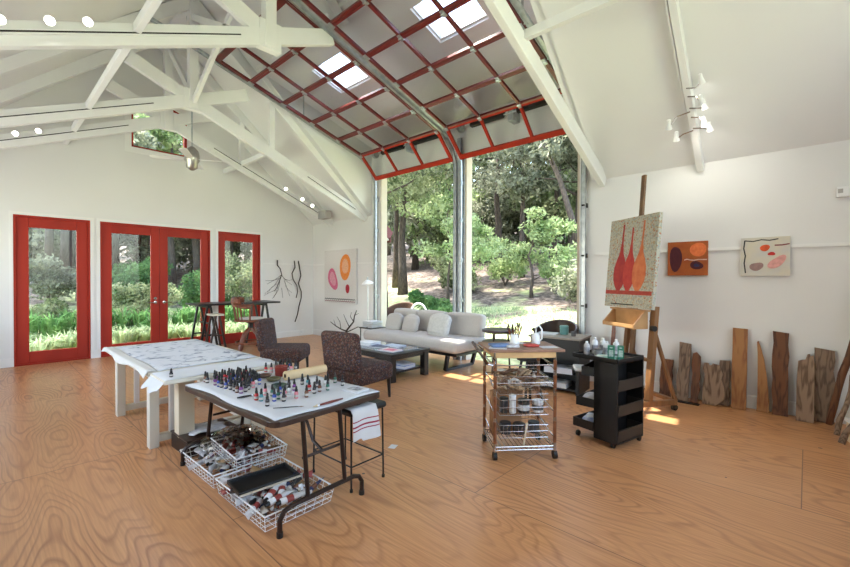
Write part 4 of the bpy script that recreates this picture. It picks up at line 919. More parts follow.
for x, y, c in BK: bottle('black-capped %s ink bottle in the row at the far edge behind the red pot' % c, x, y, c, 1.0, '%s ink bottles at the far edge of the table' % c)
r_ = random.Random(11); ks = ['black', 'red', 'pink', 'purple', 'green', 'black', 'clear', 'brown', 'black', 'blue']
A_, B_, C_, D_ = [Vector(v + (0,)) for v in ((-3.385, 1.13), (-3.36, 1.50), (-2.99, 1.43), (-2.80, 1.20))]
for i in range(11):
    for j in range(6):
        u, v = (i + .5 + r_.uniform(-.15, .15)) / 11, (j + .5 + r_.uniform(-.15, .15)) / 6
        if r_.random() < .12: continue
        p = (A_*(1-u) + D_*u) * (1-v) + (B_*(1-u) + C_*u) * v; c = r_.choice(ks)
        bottle('black-capped %s ink bottle in the dense cluster at the left of the table' % c, p.x, p.y, c, 1.0, '%s ink bottles in the dense left cluster' % c)
lo = bottle('single small black ink bottle on the near left corner of the worktable paper', -3.55, 1.02, 'black', .8); lo.location = (-3.56, .99, .660)
pr = thing('paper_roll', 'thick roll of tan kraft paper lying behind the ink bottles', 'paper roll', (-2.955, 1.60, TZ + .037), 0)
m = MB(); m.lathe([(.016, 0), (.036, 0), (.036, .36), (.016, .36)], seg=20, M=Matrix.Rotation(-PI/2, 4, 'X')); obj('paper', m, mat('kraft_paper', (.62, .45, .25), .7, var=.08), pr, smooth=False)
m = MB(); m.lathe([(.0155, .001), (.0155, .359)], seg=12, M=Matrix.Rotation(-PI/2, 4, 'X')); m.lathe([(.014, -.001), (.016, -.001)], seg=12, M=Matrix.Rotation(-PI/2, 4, 'X')); obj('core', m, mat('core_card', (.12, .07, .04), .9), pr)
m = MB(); m.lathe([(.042, 0), (.048, .01), (.052, .075), (.055, .08), (.049, .08), (.045, .012), (.001, .012)], seg=20); tag(obj('ceramic_pot', m, mat('red_glaze', (.22, .03, .02), .25, var=.2), loc=(-3.13, 1.66, TZ), smooth=True), 'dark red ceramic pot beside the end of the paper roll', 'pot')
for i, (lab, x, y, c) in enumerate((('shallow brown dish of dried paint behind the left bottle cluster', -3.17, 1.54, (.10, .05, .03)), ('small olive dish beside the dark red pot', -3.01, 1.535, (.14, .12, .05)), ('dark green glass jar lid dish in front of the paper roll', -2.80, 1.47, (.03, .06, .04)))):
    m = MB(); m.lathe([(.03, 0), (.05, .012), (.056, .024), (.052, .024), (.045, .012), (.001, .008)], seg=18); tag(obj('paint_dish', m, mat('dish%d' % i, c, .3, var=.6, scale=40), loc=(x, y, TZ), smooth=True), lab, 'dish')
def stick(name, lab, cat, p, q, r, mt_, tip=None):
    t_ = thing(name, lab, cat, p); m = MB(); v = Vector(q) - Vector(p); m.tube([(0, 0, 0), v*.5, v], [r*.7, r*1.1, r*.8], 8); obj('handle', m, mt_, t_, smooth=True)
    m = MB(); m.tube([v, v*1.1], [r*.9, r*.9], 8); obj('ferrule', m, chrome, t_); m = MB(); m.tube([v*1.1, v*1.25], [r*1.1, r*.3], 8); obj('bristles', m, tip or mat('bristle', (.25, .17, .10), .9), t_); return t_
stick('paint_brush', 'wide dark red handled brush lying at the right front of the table', 'brush', (-2.21, 1.60, TZ + .010), (-2.20, 1.42, TZ + .010), .008, mat('brush_red', (.16, .03, .02), .3), mat('bristle_tan', (.50, .38, .22), .9))
stick('marker_pen', 'black marker lying in front of the dense bottle cluster', 'pen', (-2.73, 1.14, TZ + .008), (-2.72, 1.23, TZ + .008), .007, black_m)
stick('pen', 'thin black pen lying on the paper near the front table corner', 'pen', (-2.36, 1.20, TZ + .006), (-2.28, 1.32, TZ + .006), .003, black_m)
pd = thing('paper_pad', 'small white pad with a dark smudged print at the far right corner', 'pad', (-2.34, 1.80, TZ), .2)
m = MB(); m.box(-.075, .075, -.06, .06, 0, .012); obj('sheets', m, paper, pd); m = MB(); m.box(-.05, .05, -.035, .035, .012, .0128); obj('print', m, mat('smudge', (.10, .11, .12), .8, col2=(.55, .55, .56), scale=45), pd)

# under the table: box with paper, wire baskets of paint tubes
db = thing('tool_box', 'dark brown low box on the floor under the left end of the folding table', 'box', (-3.70, 1.29, 0), .04)
m = MB(); m.box(-.21, .15, -.20, .22, 0, .125); obj('body', m, brownmetal, db, bevel=.012); m = MB(); m.box(-.215, .155, -.205, .225, .125, .14); obj('lid', m, tabledark, db, bevel=.006)
m = MB(); m.tube([(.156, -.05, .08), (.18, -.05, .08), (.18, .07, .08), (.156, .07, .08)], .006, 6); obj('handle', m, blackmetal, db)
sheet('loose_paper', 'curled grey and white paper lying on the dark box', -3.86, -3.59, 1.15, 1.43, .143, mat('newsprint', (.62, .62, .63), .8, var=.5, scale=10), 9, amp=.010)
def basket(lab, loc, L, W, H, rz=0):
    b = thing('wire_basket', lab, 'basket', loc, rz)
    m = MB(); m.tube([(-L/2, -W/2, H), (L/2, -W/2, H), (L/2, W/2, H), (-L/2, W/2, H), (-L/2, -W/2, H)], .005, 6); obj('rim', m, wirewhite, b)
    m = MB(); n1, n2 = 13, 8; k = .94
    for i in range(n1): x = -L/2 + L*i/(n1-1); m.tube([(x, -W/2, H), (x*k, -W/2*k, .006), (x*k, W/2*k, .006), (x, W/2, H)], .0019, 4)
    for i in range(n2): y = -W/2 + W*i/(n2-1); m.tube([(-L/2, y, H), (-L/2*k, y*k, .006), (L/2*k, y*k, .006), (L/2, y, H)], .0019, 4)
    for f in (.35, .68): q = k + (1-k)*f; m.tube([(-L/2*q, -W/2*q, H*f), (L/2*q, -W/2*q, H*f), (L/2*q, W/2*q, H*f), (-L/2*q, W/2*q, H*f), (-L/2*q, -W/2*q, H*f)], .0022, 4)
    obj('wire_mesh', m, wirewhite, b); return b
basket('white wire basket of paint tubes at the right, below the near table legs', (-2.51, 1.28, 0), .66, .46, .10, .02)
basket('white wire basket of paint tubes on the floor at the left', (-3.20, 1.27, 0), .62, .46, .10, .02)
basket('smaller white wire basket stacked on top under the crumpled plastic bag', (-3.06, 1.36, .105), .52, .36, .09, -.05)
tubec = [('white', (.74, .72, .69)), ('cream', (.66, .60, .50)), ('grey', (.48, .48, .49)), ('white', (.76, .75, .73)), ('red', (.30, .05, .04)), ('brown', (.20, .08, .04)), ('white', (.70, .69, .67)), ('navy', (.03, .04, .12)), ('ochre', (.34, .20, .08)), ('black', (.03, .03, .03))]
tp = {}
def tube_(lab, p, c, grp, s=1.0):
    nm, col = tubec[c]
    if c not in tp:
        t_ = thing('paint_tube', lab, 'paint tube', p, 0, grp); r0 = .018
        m = MB(); N_ = 10; vs = []; secs = [(0, r0, r0), (.05, r0, r0*.9), (.10, r0*1.15, r0*.5), (.135, r0*1.35, .002)]
        for x, a, b in secs:
            for k in range(N_): t = 2*PI*k/N_; vs.append((x, a*math.cos(t), b*math.sin(t)))
        fs = [(i*N_+k, i*N_+(k+1) % N_, (i+1)*N_+(k+1) % N_, (i+1)*N_+k) for i in range(3) for k in range(N_)] + [tuple(range(N_))[::-1], tuple(3*N_+k for k in range(N_))]
        m.add(vs, fs); obj('tube_body', m, mat('tube_%s' % nm, col, .4, var=.12, scale=30), t_, smooth=True)
        m = MB(); bc = tubec[(c*3 + 4) % 10][1]; vs = []
        for x, a, b in ((.03, r0*1.02, r0*.98), (.065, r0*1.06, r0*.88)):
            for k in range(N_): t = 2*PI*k/N_; vs.append((x, a*math.cos(t), b*math.sin(t)))
        m.add(vs, [(k, (k+1) % N_, N_+(k+1) % N_, N_+k) for k in range(N_)]); obj('colour_band', m, mat('tube_%s' % tubec[(c*3+4) % 10][0], bc, .4, var=.12, scale=30), t_)
        m = MB(); m.tube([(-.022, 0, 0), (0, 0, 0)], [.011, .012], 8); obj('screw_cap', m, white_p if c % 2 else black_m, t_); tp[c] = t_
    else: t_ = copy_tree(tp[c]); t_['label'] = lab; t_['group'] = grp
    t_.location = p; t_.rotation_euler = (r_.uniform(0, 6.28), r_.uniform(-.35, .35), r_.uniform(0, 6.28)); t_.scale = (s,)*3; return t_
for cx, cy, z0, lx, ly, n_, where, s_ in ((-2.51, 1.28, .025, .47, .29, 90, 'heaped in the right wire basket', .95), (-3.20, 1.27, .025, .43, .28, 60, 'in the left wire basket on the floor', .95), (-3.06, 1.36, .13, .40, .24, 66, 'in the upper stacked wire basket', .85)):
    for i in range(n_):
        c = r_.randrange(10); z = z0 + .065 * (i / n_) + r_.uniform(0, .015)
        tube_('%s paint tube %s' % (tubec[c][0], where), (cx + r_.uniform(-lx, lx)/2, cy + r_.uniform(-ly, ly)/2, z), c, '%s paint tubes %s' % (tubec[c][0], where), s_)
for i, (x, y, a) in enumerate(((-2.32, 1.14, 2.2), (-2.27, 1.13, 1.7), (-2.23, 1.18, 1.4), (-2.30, 1.22, 2.6))):
    t_ = tube_('large plain white paint tube at the near corner of the right basket', (x, y, .115), 0, 'large white tubes at the near basket corner', 1.15); t_.rotation_euler = (0, -.1, a)
ty = thing('plastic_tray', 'shallow black plastic tray lying on the heaped paint tubes', 'tray', (-2.53, 1.225, .128), math.radians(86))
m = MB(); m.box(-.18, .18, -.10, .10, 0, .006)
for a, b, c, d in ((-.19, .19, -.11, -.10), (-.19, .19, .10, .11), (-.19, -.18, -.10, .10), (.18, .19, -.10, .10)): m.box(a, b, c, d, 0, .024)
obj('tray_body', m, black_m, ty, bevel=.003); m = MB(); m.box(-.19, .19, -.125, -.111, .004, .012); obj('paper_edge', m, mat('tan_strip', (.62, .52, .40), .7), ty)
# crumpled clear bag
m = MB(); nx, ny = 22, 16; vs = []; rb = random.Random(3); 
for j in range(ny):
    for i in range(nx):
        u, v = i/(nx-1), j/(ny-1); e = math.sin(PI*u)*math.sin(PI*v)
        vs.append((-3.50 + .62*u + rb.uniform(-.012, .012), 1.12 + .48*v + rb.uniform(-.012, .012), .13 + .13*e**.7 + .05*max(0, .5-u)*v + rb.uniform(-.014, .014)))
m.add(vs, [(j*nx+i, j*nx+i+1, (j+1)*nx+i+1, (j+1)*nx+i) for j in range(ny-1) for i in range(nx-1)])
tag(obj('plastic_bag', m, clearplastic, smooth=True), 'crumpled clear plastic bag over the left tubes under the table', 'bag')

# stool and towel
sl = thing('metal_stool', 'black wire-legged square stool at the right end of the folding table', 'stool', (-2.42, 1.80, 0), .03)
m = MB(); m.cushion(-.235, .235, -.165, .165, .50, .545, .02, .02); obj('seat', m, black_m, sl, smooth=True)
for sx, sy in ((-.21, -.14), (.21, -.14), (-.21, .14), (.21, .14)):
    m = MB(); m.tube([(sx, sy, .50), (sx*1.03, sy*1.03, .012)], .0065, 8); obj('leg', m, blackmetal, sl); m = MB(); m.tube([(sx*1.03, sy*1.03, .001), (sx*1.03, sy*1.03, .02)], .011, 8); obj('foot_cap', m, black_m, sl)
m = MB(); m.tube([(-.215, -.143, .165), (.215, -.143, .165), (.215, .143, .165), (-.215, .143, .165), (-.215, -.143, .165)], .0055, 6); obj('stretcher_ring', m, blackmetal, sl)
def towelmat():
    m = bpy.data.materials.new('striped_towel'); m.use_nodes = True; n = m.node_tree; b = n.nodes['Principled BSDF']; L = n.links.new
    tc = n.nodes.new('ShaderNodeTexCoord'); s = n.nodes.new('ShaderNodeSeparateXYZ'); L(tc.outputs['Object'], s.inputs[0])
    r = n.nodes.new('ShaderNodeValToRGB'); r.color_ramp.interpolation = 'CONSTANT'; e = r.color_ramp.elements; wh = (.60, .57, .54, 1); rd = (.30, .03, .05, 1)
    e[0].color = wh; e[1].position = .412; e[1].color = rd
    for p_, c_ in ((.420, wh), (.437, rd), (.447, wh), (.472, rd), (.480, wh)): q = e.new(p_); q.color = c_
    L(s.outputs['Z'], r.inputs[0]); L(r.outputs[0], b.inputs['Base Color']); b.inputs['Roughness'].default_value = .95; return m
m = MB(); nx, ny = 14, 12; vs = []
for j in range(ny):
    for i in range(nx):
        u, v = i/(nx-1), j/(ny-1); s_ = v*.27
        x, z = (-2.25 + min(s_, .075), .551 + .003*math.sin(8*u)) if s_ < .075 else (-2.172 + .010*math.sin(7*u + 2*v) + .02*(v), .549 - (s_ - .075))
        vs.append((x, 1.64 + .21*u + .03*(v-.3)*(1 if u > .5 else -.3), z - (.0 if u < .45 else .02) * (s_ > .075)))
n = len(vs); vs += [(x + .004, y, z + .002) for x, y, z in vs]
fs = [(j*nx+i, j*nx+i+1, (j+1)*nx+i+1, (j+1)*nx+i) for j in range(ny-1) for i in range(nx-1)]; m.add(vs, fs + [tuple(k + n for k in f[::-1]) for f in fs])
tag(obj('tea_towel', m, towelmat(), smooth=True), 'white tea towel with dark red stripes draped over the black stool', 'towel')
m = MB(); m.box(-.03, .03, -.04, .04, 0, .001); tag(obj('paper_scrap', m, paper, loc=(-2.55, 2.36, .001), rot=(0, 0, .4)), 'small white scrap of paper on the floor beyond the stool', 'paper')

# ---------------- rolling wire cart ----------------
ca = thing('wire_cart', 'chrome wire rolling cart with a wooden top and hanging baskets', 'cart', (-1.755, 3.035, 0), math.radians(47))
cc_ = mat('brown_reflection', (.32, .13, .06), .3, .5, var=.4, scale=20)  # brown reflections in the chrome posts, put in as coloured bands
for sx, sy in ((-.24, -.19), (.24, -.19), (-.24, .19), (.24, .19)):
    m = MB(); m.tube([(sx, sy, .06), (sx, sy, .845)], .0125, 10); ps = obj('post', m, chrome, ca)
    m = MB()
    for z0, z1 in ((.13, .30), (.33, .50), (.56, .66), (.70, .78)): m.tube([(sx, sy, z0), (sx, sy, z1)], .0137, 10)
    obj('reflection_band', m, cc_, ps)
    m = MB(); m.tube([(sx - .014, sy, .032), (sx + .014, sy, .032)], .032, 14); m.tube([(sx, sy, .04), (sx, sy, .08)], .012, 8); obj('caster', m, black_m, ca)
m = MB(); m.box(-.29, .31, -.22, .22, .846, .866); obj('wooden_top', m, mat('cart_board', (.30, .15, .09), .45, var=.3), ca, bevel=.003)
m = MB(); m.box(-.24, .24, -.205, -.185, .80, .845); m.box(-.24, .24, .185, .205, .80, .845); m.box(-.25, -.23, -.185, .185, .80, .845); m.box(.23, .25, -.185, .185, .80, .845); obj('top_frame', m, mat('cart_honey', (.60, .36, .15), .5, var=.2), ca)
for z, full in ((.10, True), (.60, False), (.74, False)):
    m = MB()
    for s_ in (-1, 1):
        m.tube([(-.24, s_*.19, z), (.24, s_*.19, z)], .005, 6); m.tube([(s_*.24, -.19, z), (s_*.24, .19, z)], .005, 6)
        if full: m.tube([(-.24, s_*.19, z - .025), (.24, s_*.19, z - .025)], .004, 6); m.tube([(s_*.24, -.19, z-.025), (s_*.24, .19, z-.025)], .004, 6); m.tube([(-.24 + .02*i, s_*.19, z - (.025 if i % 2 else 0)) for i in range(25)], .003, 4)
    if full:
        for i in range(14): x = -.22 + .44*i/13; m.tube([(x, -.19, z), (x, .19, z)], .003, 4)
    obj('wire_shelf', m, chrome, ca)
m = MB()
for s_ in (-1, 1):
    for z in (.16, .36, .56, .70): m.tube([(s_*.24, -.19, z), (s_*.24, .19, z + .06)], .004, 6)
m.tube([(-.24, -.19, .72), (-.27, -.30, .80), (-.30, -.34, .835)], .008, 8); obj('side_wires', m, chrome, ca)
m = MB(); m.beam((-.30, -.20, .75), (-.36, .12, .88), .02, .012); m.tube([(-.25, -.19, .74), (-.30, -.2, .75)], .006, 6); m.tube([(-.25, .19, .8), (-.36, .12, .88)], .006, 6); obj('push_handle', m, chrome, ca)
def wbasket(name, z0, z1, x0=-.19, x1=.20, y0=-.15, y1=.15):
    m = MB()
    for z in (z0, (z0+z1)/2, z1): m.tube([(x0, y0, z), (x1, y0, z), (x1, y1, z), (x0, y1, z), (x0, y0, z)], .0028, 5)
    n1 = 14
    for i in range(n1): x = x0 + (x1-x0)*i/(n1-1); m.tube([(x, y0, z1), (x, y0, z0), (x, y1, z0), (x, y1, z1)], .0012, 4)
    for i in range(9): y = y0 + (y1-y0)*i/11; m.tube([(x0, y, z1), (x0, y, z0), (x1, y, z0), (x1, y, z1)], .0012, 4)
    return obj(name, m, chrome, ca)
for z0, z1 in ((.50, .64), (.335, .455), (.155, .255)): wbasket('wire_basket', z0, z1)
E1, E2 = Vector((math.cos(math.radians(47)), math.sin(math.radians(47)), 0)), Vector((-math.sin(math.radians(47)), math.cos(math.radians(47)), 0))
def CL(a, b, z): return tuple(Vector((-1.755, 3.035, 0)) + E1*a + E2*b + Vector((0, 0, z)))
# things carried by the cart
dk = {'tan': (.50, .34, .20), 'brown': (.22, .11, .06), 'pale': (.66, .58, .48)}
for i in range(60):
    c = R.choice(list(dk)); a, b = R.uniform(-.15, .15), R.uniform(-.11, .11); m = MB(); L_ = R.uniform(.06, .13); m.tube([(-L_/2, 0, 0), (0, 0, R.uniform(-.01, .02)), (L_/2, 0, 0)], [.010, .014, .008], 7)
    o = obj('driftwood_piece', m, mat('drift_' + c, dk[c], .8, var=.3, scale=30), loc=CL(a, b, .515 + .13*(i/60.) + R.uniform(0, .02)), smooth=True); o.rotation_euler = (0, R.uniform(-.3, .3), R.uniform(0, 3.1)); tag(o, '%s stick of driftwood in the top wire basket of the cart' % c, 'driftwood', '%s driftwood sticks in the cart basket' % c)
def can(name, lab, loc, r, h, col, cat='container', lid=None, band=None, group=None):
    t_ = thing(name, lab, cat, loc, 0, group); m = MB(); m.lathe([(r*.95, 0), (r, .004), (r, h*.97), (r*.9, h)], seg=18); obj('body', m, mat('can_%02x%02x%02x' % tuple(int(c*255) for c in col), col, .35, var=.12, scale=20), t_, smooth=False)
    if lid is not None: m = MB(); m.lathe([(r*1.03, h), (r*1.03, h + .012), (r*.9, h + .016)], seg=18); obj('lid', m, mat('lid_%02x%02x%02x' % tuple(int(c*255) for c in lid), lid, .4, var=.05), t_)
    if band is not None: m = MB(); m.lathe([(r*1.006, h*.25), (r*1.012, h*.25), (r*1.012, h*.75), (r*1.006, h*.75)], seg=18); obj('label_band', m, mat('band_%02x%02x%02x' % tuple(int(c*255) for c in band), band, .5, var=.3, scale=50), t_)
    return t_
can('paint_jar', 'black jar at the left of the middle cart basket', CL(-.14, -.08, .34), .035, .105, (.03, .03, .03), lid=(.02, .02, .02))
can('paint_bottle', 'tall white jar between the black jars on the cart', CL(-.075, -.10, .34), .028, .13, (.72, .70, .66), lid=(.78, .78, .76))
can('paint_jar', 'black jar with a white label band in the middle cart basket', CL(.02, -.09, .34), .048, .09, (.03, .03, .03), lid=(.02, .02, .02), band=(.60, .58, .55))
can('paint_jar', 'white tub with a black label at the right of the middle cart basket', CL(.14, -.08, .34), .045, .08, (.74, .72, .70), lid=(.80, .80, .78), band=(.10, .10, .10))
can('paint_jar', 'black tub in the bottom cart basket at the left', CL(-.12, -.05, .16), .045, .075, (.04, .035, .03), lid=(.03, .03, .03))
can('paint_jar', 'dark tub in the middle of the bottom cart basket', CL(-.01, -.06, .16), .05, .065, (.05, .04, .035), lid=(.02, .02, .02))
can('paint_jar', 'dark grey tub at the right of the bottom cart basket', CL(.12, -.04, .16), .045, .07, (.08, .08, .08), lid=(.03, .03, .03))
m = MB(); m.prism([(-.15, 0), (.10, 0), (.13, .36), (.0, .38), (-.14, .36)], .08, lambda a, b, t: (a, t, b)); o = obj('cardboard_bag', m, mat('cardboard', (.38, .19, .085), .8, var=.15), loc=CL(-.12, .02, .112), rot=(.06, 0, math.radians(47)), bevel=.006); o.location = CL(-.06, .045, .112); o.rotation_euler = (-.05, 0, math.radians(52)); tag(o, 'brown cardboard carrier standing on the bottom shelf of the cart', 'bag')
m = MB(); m.tube([(0, 0, 0), (.03, .0, .18)], .007, 6); tag(obj('wooden_dowel', m, lightwood, loc=CL(.0, -.16, .104)), 'pale wooden stick standing on the bottom shelf of the cart', 'stick')
ct_ = .867
bp_ = thing('brush_pot', 'white jar packed with dark paint brushes on the cart top', 'brush pot', CL(-.02, .03, ct_)); m = MB(); m.lathe([(.035, 0), (.038, .004), (.038, .09), (.034, .09), (.033, .01), (.001, .01)], seg=18); obj('jar', m, white_p, bp_, smooth=True)
rq = random.Random(5)
for i in range(11):
    a = rq.uniform(0, 6.28); k = rq.uniform(.2, 1); m = MB(); p = Vector((.02*k*math.cos(a), .02*k*math.sin(a), .012)); q = Vector((.065*k*math.cos(a), .065*k*math.sin(a), rq.uniform(.125, .155))); m.tube([p, q], [.003, .005], 6); br_ = obj('brush', m, redwood, bp_)
    m = MB(); m.tube([q, q + (q-p)*.22], [.008, .004], 6); obj('bristles', m, mat('dark_bristle', (.05, .03, .025), .9), br_)
jg = thing('white_jug', 'white plastic handle jug at the right of the cart top', 'jug', CL(.17, .06, ct_)); m = MB(); m.lathe([(.03, 0), (.036, .004), (.034, .07), (.022, .09), (.014, .095)], seg=16); obj('body', m, white_p, jg, smooth=True); m = MB(); m.tube([(0, 0, .095), (.0, 0, .14), (.03, 0, .16), (.055, 0, .13), (.055, 0, .05), (.034, 0, .03)], .007, 8); obj('handle', m, white_p, jg, smooth=True)
for lab, a, b, rr_z in (('white sheet of paper at the front left of the cart top', -.20, -.12, .5), ('white sheet of paper beside the red cloth on the cart top', .02, .12, 1.1), ('white sheet of paper at the far right of the cart top', .22, -.10, .9)):
    m = MB(); m.box(-.07, .07, -.05, .05, 0, .0012); o = obj('paper_sheet', m, paper, loc=CL(a, b, ct_ - .0005), rot=(0, 0, rr_z)); tag(o, lab, 'paper')
for lab, a, b, w_, d_, h_, col in (('folded blue cloth at the left of the cart top', -.17, -.05, .16, .12, .022, (.16, .24, .42)), ('red folded cloth near the middle of the cart top', .09, -.06, .11, .09, .018, (.55, .08, .06)), ('pale rag beside the blue cloth on the cart top', -.08, -.10, .10, .08, .02, (.62, .60, .62))):
    m = MB(); m.cushion(-w_/2, w_/2, -d_/2, d_/2, 0, h_, .009, .25); o = obj('folded_cloth', m, mat('cloth_%d' % int(col[0]*100), col, .9, var=.35, scale=20), loc=CL(a, b, ct_), smooth=True); o.rotation_euler = (0, 0, .9); tag(o, lab, 'cloth')

# ---------------- black taboret trolley ----------------
bo = thing('storage_trolley', 'black plastic storage trolley with stacked side bins and open swing trays', 'trolley', (-1.30, 3.80, 0), -.24); bo.scale = (.95, .95, 1.02)
x0, x1, y0, y1 = -.23, .23, -.21, .21
m = MB(); m.box(x0, x1, y0, y1, .70, .72); 
for a, b, c, d in ((x0, x1, y0, y0+.012), (x0, x1, y1-.012, y1), (x0, x0+.012, y0, y1), (x1-.012, x1, y0, y1)): m.box(a, b, c, d, .70, .74)
obj('top_tray', m, black_m, bo, bevel=.003)
m = MB(); m.box(.0, .075, y0, y1, .045, .70); m.box(.0, x1, y0, y0+.014, .045, .70); m.box(.0, x1, y1-.014, y1, .045, .70); m.box(.0, x1, y0, y1, .045, .06)
m.box(x0, x0+.02, y1-.05, y1, .05, .70); obj('body', m, black_m, bo, bevel=.004)
for z in (.06, .265, .47):
    m = MB(); m.prism([(.085, z + .005), (.228, z + .005), (.236, z + .095), (.226, z + .098), (.218, z + .018), (.085, z + .018)], y1*2 - .034, lambda a, b, t: (a, y0 + .017 + t, b))
    m.box(.085, .23, y0 + .015, y0 + .020, z, z + .10); m.box(.085, .23, y1 - .020, y1 - .015, z, z + .10); obj('side_bin', m, mat('trolley_bin', (.035, .028, .022), .4, var=.2), bo)
for z, ang in ((.09, .0), (.29, .14), (.565, .32)):
    m = MB(); Mz = Matrix.Translation((-.01, .17, 0)) @ Matrix.Rotation(ang, 4, 'Z') @ Matrix.Translation((.01, -.17, 0)); h_ = .075
    for a in ((-.225, -.01, -.19, .19, z, z + .006), (-.225, -.01, -.195, -.188, z, z + h_), (-.225, -.01, .183, .19, z, z + h_), (-.23, -.223, -.195, .19, z, z + h_), (-.017, -.01, -.19, .19, z, z + h_)): m.box(*a, M=Mz)
    obj('swing_tray', m, black_m, bo)
for sx, sy in ((-.19, -.17), (.17, -.17), (-.19, .17), (.20, .19)):
    m = MB(); m.tube([(sx - .012, sy, .024), (sx + .012, sy, .024)], .024, 12); m.box(sx - .008, sx + .008, sy - .01, sy + .01, .03, .05); obj('caster', m, black_m, bo)
def TB(x, y, z): c_, s_ = math.cos(-.24)*.95, math.sin(-.24)*.95; return (-1.30 + x*c_ - y*s_, 3.80 + x*s_ + y*c_, z*1.02)
for lab, x, y, w_, d_, h_, z, col, rz_ in (('white papers sticking out of the upper swing tray', -.19, -.12, .14, .20, .03, .58, (.66, .66, .70), .5), ('tin of brushes and rags in the middle swing tray', -.13, -.05, .13, .22, .06, .30, (.62, .60, .62), .2), ('blue and white packet in the lowest swing tray', -.12, -.06, .12, .2, .075, .10, (.20, .30, .62), .1)):
    m = MB(); m.cushion(-w_/2, w_/2, -d_/2, d_/2, 0, h_, .012, .2); o = obj('packet', m, mat('packet_%d' % int(col[0]*100), col, .6, col2=(.85, .85, .85) if col[2] > .6 else (.2, .15, .12), scale=16), loc=TB(x, y, z), smooth=True); o.rotation_euler = (0, 0, rz_); tag(o, lab, 'packet')
def pbottle(lab, x, y, r, h, col=(.72, .72, .73)):
    t_ = thing('paint_bottle', lab, 'bottle', TB(x, y, .7212)); m = MB(); m.lathe([(r*.9, 0), (r, .005), (r, h*.72), (r*.7, h*.82), (r*.38, h*.86), (r*.38, h*.9)], seg=14); obj('body', m, mat('pb_%d' % int(col[0]*100), col, .35, var=.1), t_, smooth=True)
    m = MB(); m.lathe([(r*.45, h*.9), (r*.45, h), (r*.3, h*1.02)], seg=12); obj('cap', m, white_p, t_); m = MB(); m.lathe([(r*1.01, h*.2), (r*1.02, h*.2), (r*1.02, h*.55), (r*1.01, h*.55)], seg=14); obj('label_band', m, mat('pb_label', (.45, .45, .48), .5, var=.4, scale=60), t_)
pbottle('small grey-labelled white bottle at the left front of the trolley top', -.165, -.08, .026, .115, (.55, .52, .52)); pbottle('tall white bottle second from left on the trolley top', -.145, .02, .028, .145); pbottle('white bottle third from left on the trolley top', -.12, .11, .030, .135)
pbottle('round white bottle in the middle of the trolley top', -.04, .05, .03, .12, (.66, .65, .63)); pbottle('white bottle at the back right of the trolley top', -.02, .17, .026, .13)
jr = can('glass_jar', 'squat grey jar with a dark lid in front on the trolley top', TB(-.06, -.06, .7212), .034, .05, (.35, .36, .36), lid=(.15, .13, .12))
for lab, x, y, rz_, wt_ in (('left green and white carton on the trolley top', .125, -.14, .3, .055), ('right green and white carton on the trolley top', .185, -.09, .3, .05)):
    t_ = thing('green_carton', lab, 'carton', TB(x, y, .7212), rz_); m = MB(); m.box(-wt_/2, wt_/2, -.03, .03, 0, .12); obj('box', m, mat('carton_green', (.02, .17, .10), .45, var=.1), t_, bevel=.002)
    m = MB(); m.box(-wt_*.32, wt_*.32, -.0315, -.0302, .03, .085); m.box(-wt_*.2, wt_*.2, -.0315, -.0302, .1, .11); obj('label', m, mat('carton_label', (.45, .58, .50), .5, var=.4, scale=70), t_)
m = MB(); m.cushion(-.09, .09, -.07, .07, 0, .016, .007, .2); o = obj('folded_cloth', m, mat('mint_cloth', (.30, .60, .50), .9, col2=(.7, .75, .74), scale=12), loc=TB(.06, -.10, .7212), smooth=True); tag(o, 'mint and white rag in front of the green cartons', 'cloth')

# ---------------- desk and seats by the opening ----------------
dk_ = thing('desk', 'black desk with a pale top and open shelves near the easel', 'desk', (-2.36, 5.12, 0), .10)
m = MB(); m.box(-.33, .34, -.23, .25, .67, .695); obj('desktop', m, mat('desk_top', (.26, .22, .18), .4, var=.1), dk_, bevel=.004)
m = MB(); m.box(-.30, -.26, -.22, .24, 0, .67); m.box(.28, .32, -.22, .24, 0, .67); m.box(-.26, .28, .2, .23, 0, .67); m.box(-.26, .28, -.22, -.20, .42, .67) ; obj('case', m, black_m, dk_)
for z in (.04, .22): m = MB(); m.box(-.26, .28, -.21, .2, z, z + .02); obj('shelf', m, black_m, dk_)
flat('book', 'stack of pale papers on the lower desk shelf', 'papers', (-2.36, 5.02, .061), .34, .22, .06, (.60, .58, .56), .1)
flat('book', 'white papers and a dark book on the upper desk shelf', 'papers', (-2.30, 5.02, .242), .34, .22, .07, (.62, .62, .66), .2)
flat('magazine', 'open pale papers spread on the black desk', 'papers', (-2.52, 5.12, .697), .26, .22, .01, (.55, .57, .60), .2)
tc_ = can('teal_canister', 'teal metal canister standing on the black desk', (-2.33, 5.20, .697), .055, .10, (.10, .24, .22), lid=(.12, .28, .26), cat='canister')
can('small_jar', 'dark small jar at the right of the teal canister', (-2.18, 5.14, .697), .03, .035, (.1, .1, .1), lid=(.06, .06, .06))
